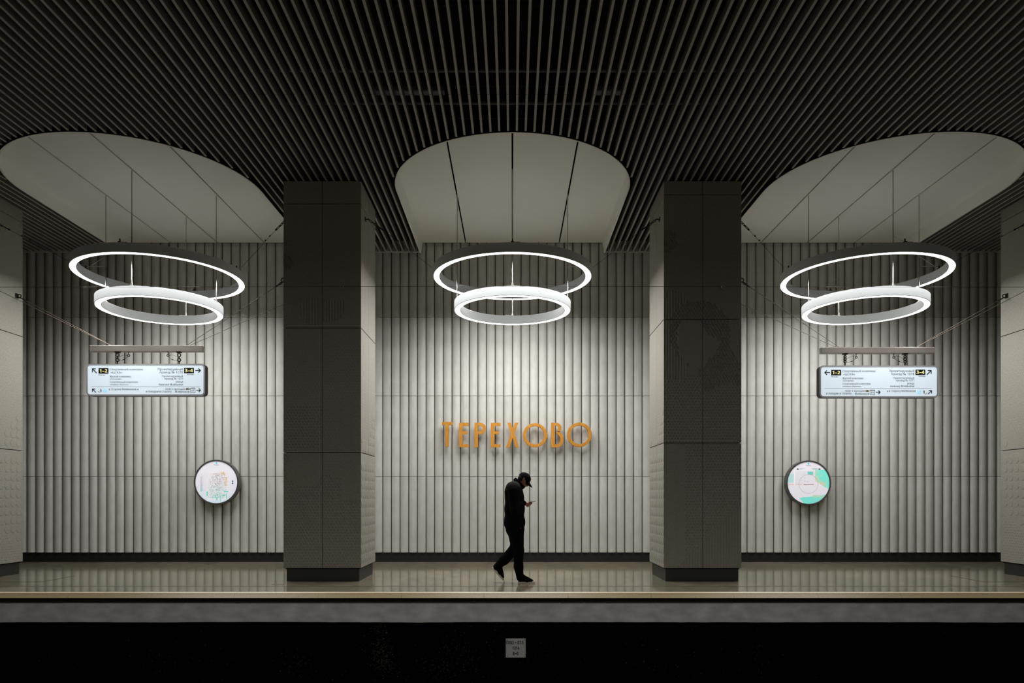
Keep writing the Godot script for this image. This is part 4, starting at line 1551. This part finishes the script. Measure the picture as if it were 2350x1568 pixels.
func person():
	hc = P(1202.5, 1101)
	var root := thing("person", Vector3((1190.0 - 1176.0) * 11.54 / FOCAL, 0, -11.54))
	tag(root, "person in dark cap, jacket and trousers walking right, head bent over a phone", "person")
	# skin: the whole figure under the clothes, head and hands on finer grids
	var st := mb()
	var body := [
		[P(1181, 1205), P(1181, 1165), 0.11, 0.115, 1.3], [P(1181, 1165), P(1182, 1128), 0.115, 0.10, 1.4], [P(1182, 1125, -0.15), P(1182, 1125, 0.15), 0.055, 0.055], [P(1184, 1118), P(1190, 1106), 0.065, 0.056],
		[P(1179, 1126, 0.18), P(1181, 1172, 0.22), 0.05, 0.042], [P(1181, 1172, 0.22), P(1204, 1154, 0.11), 0.040, 0.027],
		[P(1181, 1126, -0.18), P(1178, 1170, -0.23), 0.05, 0.042], [P(1178, 1170, -0.23), P(1188, 1207, -0.20), 0.040, 0.027],
		[P(1183, 1212, 0.085), P(1191, 1265, 0.09), 0.085, 0.06], [P(1191, 1265, 0.09), P(1192, 1326, 0.09), 0.058, 0.038],
		[P(1180, 1212, -0.085), P(1183, 1258, -0.085), 0.085, 0.06], [P(1183, 1258, -0.085), P(1137, 1306, -0.085), 0.058, 0.038]]
	nets(st, body, 0.014, 0.04)
	var head := [
		[H(-0.020, 0.015), H(0.012, 0.022), 0.078, 0.078, 0.92], [H(0.035, -0.01), H(0.045, -0.07), 0.062, 0.040, 0.95], [H(0.055, -0.088), H(0.066, -0.094), 0.026, 0.022, 1.2],
		[H(0.088, -0.008), H(0.103, -0.045), 0.009, 0.013], [H(0.098, -0.047, -0.010), H(0.098, -0.047, 0.010), 0.009, 0.009], [H(0.080, 0.006, -0.03), H(0.080, 0.006, 0.03), 0.018, 0.018],
		[H(0.082, -0.07, -0.014), H(0.082, -0.07, 0.014), 0.010, 0.010], [H(0.080, -0.08, -0.012), H(0.080, -0.08, 0.012), 0.009, 0.009],
		[H(-0.03, -0.05), P(1188, 1112), 0.056, 0.062]]
	nets(st, head, 0.005, 0.018)
	for s in [-1.0, 1.0]:
		nets(st, [[H(-0.008, 0.012, s * 0.083), H(-0.004, -0.028, s * 0.078), 0.013, 0.009, 0.6], [H(0.004, 0.0, s * 0.078), H(0.0, -0.02, s * 0.074), 0.012, 0.010, 0.7]], 0.004, 0.008)
		nets(st, [[H(0.082, -0.012, s * 0.030), H(0.0825, -0.013, s * 0.030), 0.012, 0.012]], 0.004, 0.004)
	# right hand: palm up under the phone, fingers round its far side, thumb over the near side
	var pd := Vector3(0.94, 0.33, 0)
	var pn := Vector3(-0.33, 0.94, 0)
	var pc := P(1218.5, 1153.6, 0.085)
	var G := func(a: float, b: float, z: float) -> Vector3: return pc + pd * a + pn * b + Vector3(0, 0, z)
	var w := P(1204, 1154, 0.11)
	var hand := [[w, G.call(-0.065, -0.024, 0.016), 0.026, 0.022], [G.call(-0.070, -0.026, 0.030), G.call(-0.02, -0.022, 0.030), 0.020, 0.014], [G.call(-0.070, -0.026, 0.008), G.call(-0.022, -0.022, 0.004), 0.020, 0.014], [G.call(-0.06, -0.022, 0.02), G.call(-0.03, -0.018, 0.018), 0.016, 0.013]]
	nets(st, hand, 0.005, 0.015)
	for i in 4:
		var a: float = -0.048 + 0.0175 * i
		var l: float = [0.80, 0.95, 1.0, 0.92][i]
		var fr: float = [0.0075, 0.0085, 0.0088, 0.0085][i]
		nets(st, [[G.call(a - 0.008, -0.020, 0.022), G.call(a, -0.019, -0.016), fr * 1.15, fr], [G.call(a, -0.019, -0.016), G.call(a + 0.002, -0.010, -0.048 * l), fr, fr * 0.95], [G.call(a + 0.002, -0.010, -0.048 * l), G.call(a + 0.003, 0.013, -0.046 * l), fr * 0.95, fr * 0.8]], 0.0045, 0.006)
	nets(st, [[G.call(-0.075, -0.016, 0.036), G.call(-0.050, 0.004, 0.048), 0.0155, 0.0125], [G.call(-0.050, 0.004, 0.048), G.call(-0.026, 0.017, 0.036), 0.0118, 0.0102], [G.call(-0.026, 0.017, 0.036), G.call(-0.006, 0.0145, 0.018), 0.0100, 0.0082]], 0.0045, 0.006)
	# left hand hanging, fingers slightly curled
	var lw := P(1188, 1207, -0.20)
	nets(st, [[lw, lw + Vector3(0.022, -0.085, 0), 0.025, 0.02, 0.8], [lw + Vector3(0.0, -0.04, 0), lw + Vector3(-0.008, -0.088, 0), 0.02, 0.017, 0.8], [lw + Vector3(0.012, -0.03, 0), lw + Vector3(0.04, -0.085, 0), 0.02, 0.015, 0.8]], 0.005, 0.015)
	for i in 4:
		var b := lw + Vector3(-0.012 + 0.0175 * i, -0.088, 0)
		var l: float = [0.8, 0.95, 1.0, 0.9][i]
		nets(st, [[b, b + Vector3(0.006, -0.040 * l, 0.006), 0.009, 0.0085], [b + Vector3(0.006, -0.040 * l, 0.006), b + Vector3(0.012, -0.062 * l, 0.022), 0.0085, 0.008], [b + Vector3(0.012, -0.062 * l, 0.022), b + Vector3(0.014, -0.074 * l, 0.038), 0.008, 0.007]], 0.0045, 0.006)
	nets(st, [[lw + Vector3(0.03, -0.04, 0.004), lw + Vector3(0.056, -0.075, 0.016), 0.013, 0.011], [lw + Vector3(0.056, -0.075, 0.016), lw + Vector3(0.060, -0.105, 0.024), 0.0105, 0.0085]], 0.0045, 0.006)
	tag(build("body", st, M.skin, root), "bare skin of face, neck and hands")
	# jacket
	st = mb()
	var jacket := [
		[P(1180.5, 1200), P(1181, 1168), 0.152, 0.156, 1.25], [P(1181, 1168), P(1181, 1143), 0.156, 0.147, 1.35], [P(1181, 1143), P(1183, 1122), 0.147, 0.108, 1.5], [P(1182, 1120), P(1188, 1110), 0.09, 0.075, 1.2],
		[P(1178, 1129, -0.06), P(1178, 1129, 0.06), 0.140, 0.140], [P(1180, 1127, -0.15), P(1180, 1127, 0.15), 0.082, 0.082],
		[P(1178, 1127, 0.19), P(1181, 1172, 0.235), 0.078, 0.064], [P(1181, 1172, 0.235), P(1201.5, 1155, 0.125), 0.060, 0.043],
		[P(1180, 1127, -0.19), P(1178, 1170, -0.235), 0.078, 0.064], [P(1178, 1170, -0.235), P(1187, 1202, -0.205), 0.060, 0.043],
		[P(1180, 1199.5, 0.0), P(1182, 1199.5, 0.0), 0.163, 0.163, 1.22]]
	nets(st, jacket, 0.011, 0.04)
	var jk := build("jacket", st, M.cloth, root)
	# standing collar
	st = mb()
	var cu := Vector3(0.70, -0.71, 0)
	var cn := Vector3(0.71, 0.70, 0)
	var cc := P(1191.5, 1110)
	var col := []
	for i in 20:
		var a0 := TAU * i / 20
		var a1 := TAU * (i + 1) / 20
		for e in [-0.016, 0.0, 0.014]:
			col.append([cc + cu * cos(a0) * 0.094 + Vector3(0, 0, sin(a0) * 0.082) + cn * e, cc + cu * cos(a1) * 0.094 + Vector3(0, 0, sin(a1) * 0.082) + cn * e, 0.015, 0.015])
	nets(st, col, 0.006, 0.012)
	build("collar", st, M.cloth, jk)
	# the paler cloth over the shoulder
	st = mb()
	nets(st, [[P(1175.5, 1121, 0.07), P(1176, 1121, 0.135), 0.106, 0.104], [P(1183, 1116, 0.06), P(1184, 1121, 0.14), 0.078, 0.078]], 0.010, 0.03)
	tag(build("shoulder_yoke", st, M.cloth_yoke, jk), "dark grey shoulder panel")
	# trousers
	st = mb()
	var trousers := [
		[P(1181.5, 1204), P(1182, 1214), 0.158, 0.152, 1.15],
		[P(1185, 1214, 0.08), P(1190, 1264, 0.09), 0.122, 0.083], [P(1190, 1264, 0.09), P(1190, 1300, 0.09), 0.083, 0.071], [P(1190, 1300, 0.09), P(1193.5, 1325, 0.09), 0.071, 0.058],
		[P(1180, 1214, -0.08), P(1185, 1256, -0.085), 0.118, 0.088], [P(1185, 1256, -0.085), P(1158, 1286, -0.085), 0.088, 0.078], [P(1157, 1286, -0.085), P(1139, 1304, -0.085), 0.078, 0.056]]
	nets(st, trousers, 0.011, 0.035)
	var tr := build("trousers", st, M.trouser, root)
	st = mb()
	cbox(st, P(1194.5, 1211.5, 0.194), Vector3(0.03, 0.012, 0.008), 0.003, Basis(Vector3(0, 0, 1), -0.25))
	tag(build("pocket_tag", st, M.red_tag, tr), "small red tag on the trouser pocket")
	# cap
	st = mb()
	var cap0 := H(-0.004, 0.020)
	st.set_smooth_group(1)
	var rows := 8
	var segs := 28
	for i in rows:
		for j in segs:
			var q := []
			for e in [[i, j], [i, j + 1], [i + 1, j + 1], [i + 1, j]]:
				var t: float = PI / 2 * e[0] / rows
				var a: float = TAU * e[1] / segs
				q.append(cap0 + (HF * cos(a) * 0.107 + Vector3(0, 0, sin(a) * 0.086)) * cos(t) + HU * sin(t) * 0.094)
			quad(st, q[0], q[1], q[2], q[3], (q[0] + q[2]) / 2 - cap0)
	for j in segs:
		var a := TAU * j / segs
		var b := TAU * (j + 1) / segs
		var pa := cap0 + HF * cos(a) * 0.107 + Vector3(0, 0, sin(a) * 0.086)
		var pb := cap0 + HF * cos(b) * 0.107 + Vector3(0, 0, sin(b) * 0.086)
		var low := HU * 0.016
		quad(st, pa, pb, pb - low - HF * 0.002, pa - low - HF * 0.002, pa - cap0)
	var cap := build("cap", st, M.cap, root)
	st = mb()
	tube(st, [cap0 + HU * 0.090, cap0 + HU * 0.098], 0.009, 8)
	build("cap_button", st, M.cap, cap)
	# brim: a curved peak
	st = mb()
	st.set_smooth_group(0)
	var brim := func(i: int, j: int, top: float) -> Vector3:
		var s := -1.0 + 2.0 * j / 10.0
		var f := float(i) / 6.0
		var reach := 0.080 * sqrt(maxf(0.0, 1.0 - s * s * 0.85))
		var half := 0.088 * (1.0 - 0.18 * f * f)
		var front := 0.108 * sqrt(maxf(0.0, 1.0 - s * s * 0.86))
		return H(front - 0.004 + reach * f, 0.016 - 0.030 * f - 0.020 * s * s + top, s * half)
	for i in 6:
		for j in 10:
			quad(st, brim.call(i, j, 0.004), brim.call(i + 1, j, 0.004), brim.call(i + 1, j + 1, 0.004), brim.call(i, j + 1, 0.004), HU)
			quad(st, brim.call(i, j, -0.004), brim.call(i + 1, j, -0.004), brim.call(i + 1, j + 1, -0.004), brim.call(i, j + 1, -0.004), -HU)
	for j in 10:
		quad(st, brim.call(6, j, 0.004), brim.call(6, j + 1, 0.004), brim.call(6, j + 1, -0.004), brim.call(6, j, -0.004), HF)
	for i in 6:
		quad(st, brim.call(i, 0, 0.004), brim.call(i + 1, 0, 0.004), brim.call(i + 1, 0, -0.004), brim.call(i, 0, -0.004), Vector3(0, 0, -1))
		quad(st, brim.call(i, 10, 0.004), brim.call(i + 1, 10, 0.004), brim.call(i + 1, 10, -0.004), brim.call(i, 10, -0.004), Vector3(0, 0, 1))
	build("brim", st, M.cap, cap)
	# short hair at the back and sides
	st = mb()
	nets(st, [[H(-0.044, -0.016, -0.016), H(-0.044, -0.016, 0.016), 0.056, 0.056], [H(-0.020, 0.004, -0.024), H(-0.020, 0.004, 0.024), 0.050, 0.050]], 0.006, 0.03)
	build("hair", st, M.hair, root)
	# shoes: one flat on the floor, one pushed up on its toe
	shoe(root, P(1188.5, 1338, 0.09), 0.0, 1.0)
	shoe(root, P(1128.5, 1304.5, -0.085), -50.0, -1.0)
	# the phone is held: a thing of its own
	var ph := thing("phone", root.position + pc)
	tag(ph, "dark smartphone held in the walking person's right hand", "phone")
	ph.basis = Basis(pd, pn, Vector3(0, 0, 1))
	st = mb()
	prism(st, rounded_rect(0.148, 0.072, 0.010, 4), -0.0045, 0.0035, Transform3D(Basis(Vector3(1, 0, 0), Vector3(0, 0, -1), Vector3(0, 1, 0)), Vector3.ZERO), 0.0)
	build("shell", st, M.phone, ph)
	st = mb()
	prism(st, rounded_rect(0.140, 0.066, 0.007, 4), 0.0035, 0.0042, Transform3D(Basis(Vector3(1, 0, 0), Vector3(0, 0, -1), Vector3(0, 1, 0)), Vector3.ZERO), 0.0)
	build("screen", st, M.ink, ph)

func shoe(root: Node3D, heel: Vector3, deg: float, side: float):
	# heel is the lowest rear point of the sole; the toe points along +x turned by deg
	var b := Basis(Vector3(0, 0, 1), deg_to_rad(deg))
	var st := mb()
	var prims := [[Vector3(0.045, 0.068, 0), Vector3(0.050, 0.120, 0), 0.046, 0.044, 0.85], [Vector3(0.050, 0.062, 0), Vector3(0.150, 0.052, 0.0), 0.046, 0.040, 0.95], [Vector3(0.150, 0.050, 0), Vector3(0.225, 0.036, -0.006 * side), 0.040, 0.028, 1.3], [Vector3(0.075, 0.110, 0), Vector3(0.19, 0.052, 0), 0.038, 0.028, 0.9]]
	nets(st, prims, 0.007, 0.02)
	var o := build("shoe", st, M.shoe, root, heel)
	o.basis = b
	st = mb()
	var poly := PackedVector2Array()
	for p in [[0.0, 0.0], [0.006, 0.026], [0.03, 0.037], [0.09, 0.035], [0.14, 0.040], [0.19, 0.048], [0.235, 0.043], [0.262, 0.026], [0.273, 0.0], [0.262, -0.028], [0.235, -0.043], [0.19, -0.046], [0.14, -0.036], [0.09, -0.032], [0.03, -0.035], [0.006, -0.024]]:
		poly.append(Vector2(p[0], p[1]))
	prism(st, poly, 0.001, 0.030, Transform3D(Basis(Vector3(1, 0, 0), Vector3(0, 0, -1), Vector3(0, 1, 0)), Vector3.ZERO), 0.0)
	tag(build("sole", st, M.rubber, o), "off-white rubber sole")
	st = mb()
	nets(st, [[Vector3(0.240, 0.026, -0.018), Vector3(0.240, 0.026, 0.018), 0.020, 0.020]], 0.006, 0.01)
	build("toe_cap", st, M.rubber, o)
	st = mb()
	for k in 5:
		var x := 0.118 + 0.018 * k
		var y := 0.100 - 0.0085 * k
		tube(st, [Vector3(x, y - 0.012, -0.024), Vector3(x + 0.003, y, 0), Vector3(x, y - 0.012, 0.024)], 0.003, 5)
	build("laces", st, M.cloth_yoke, o)
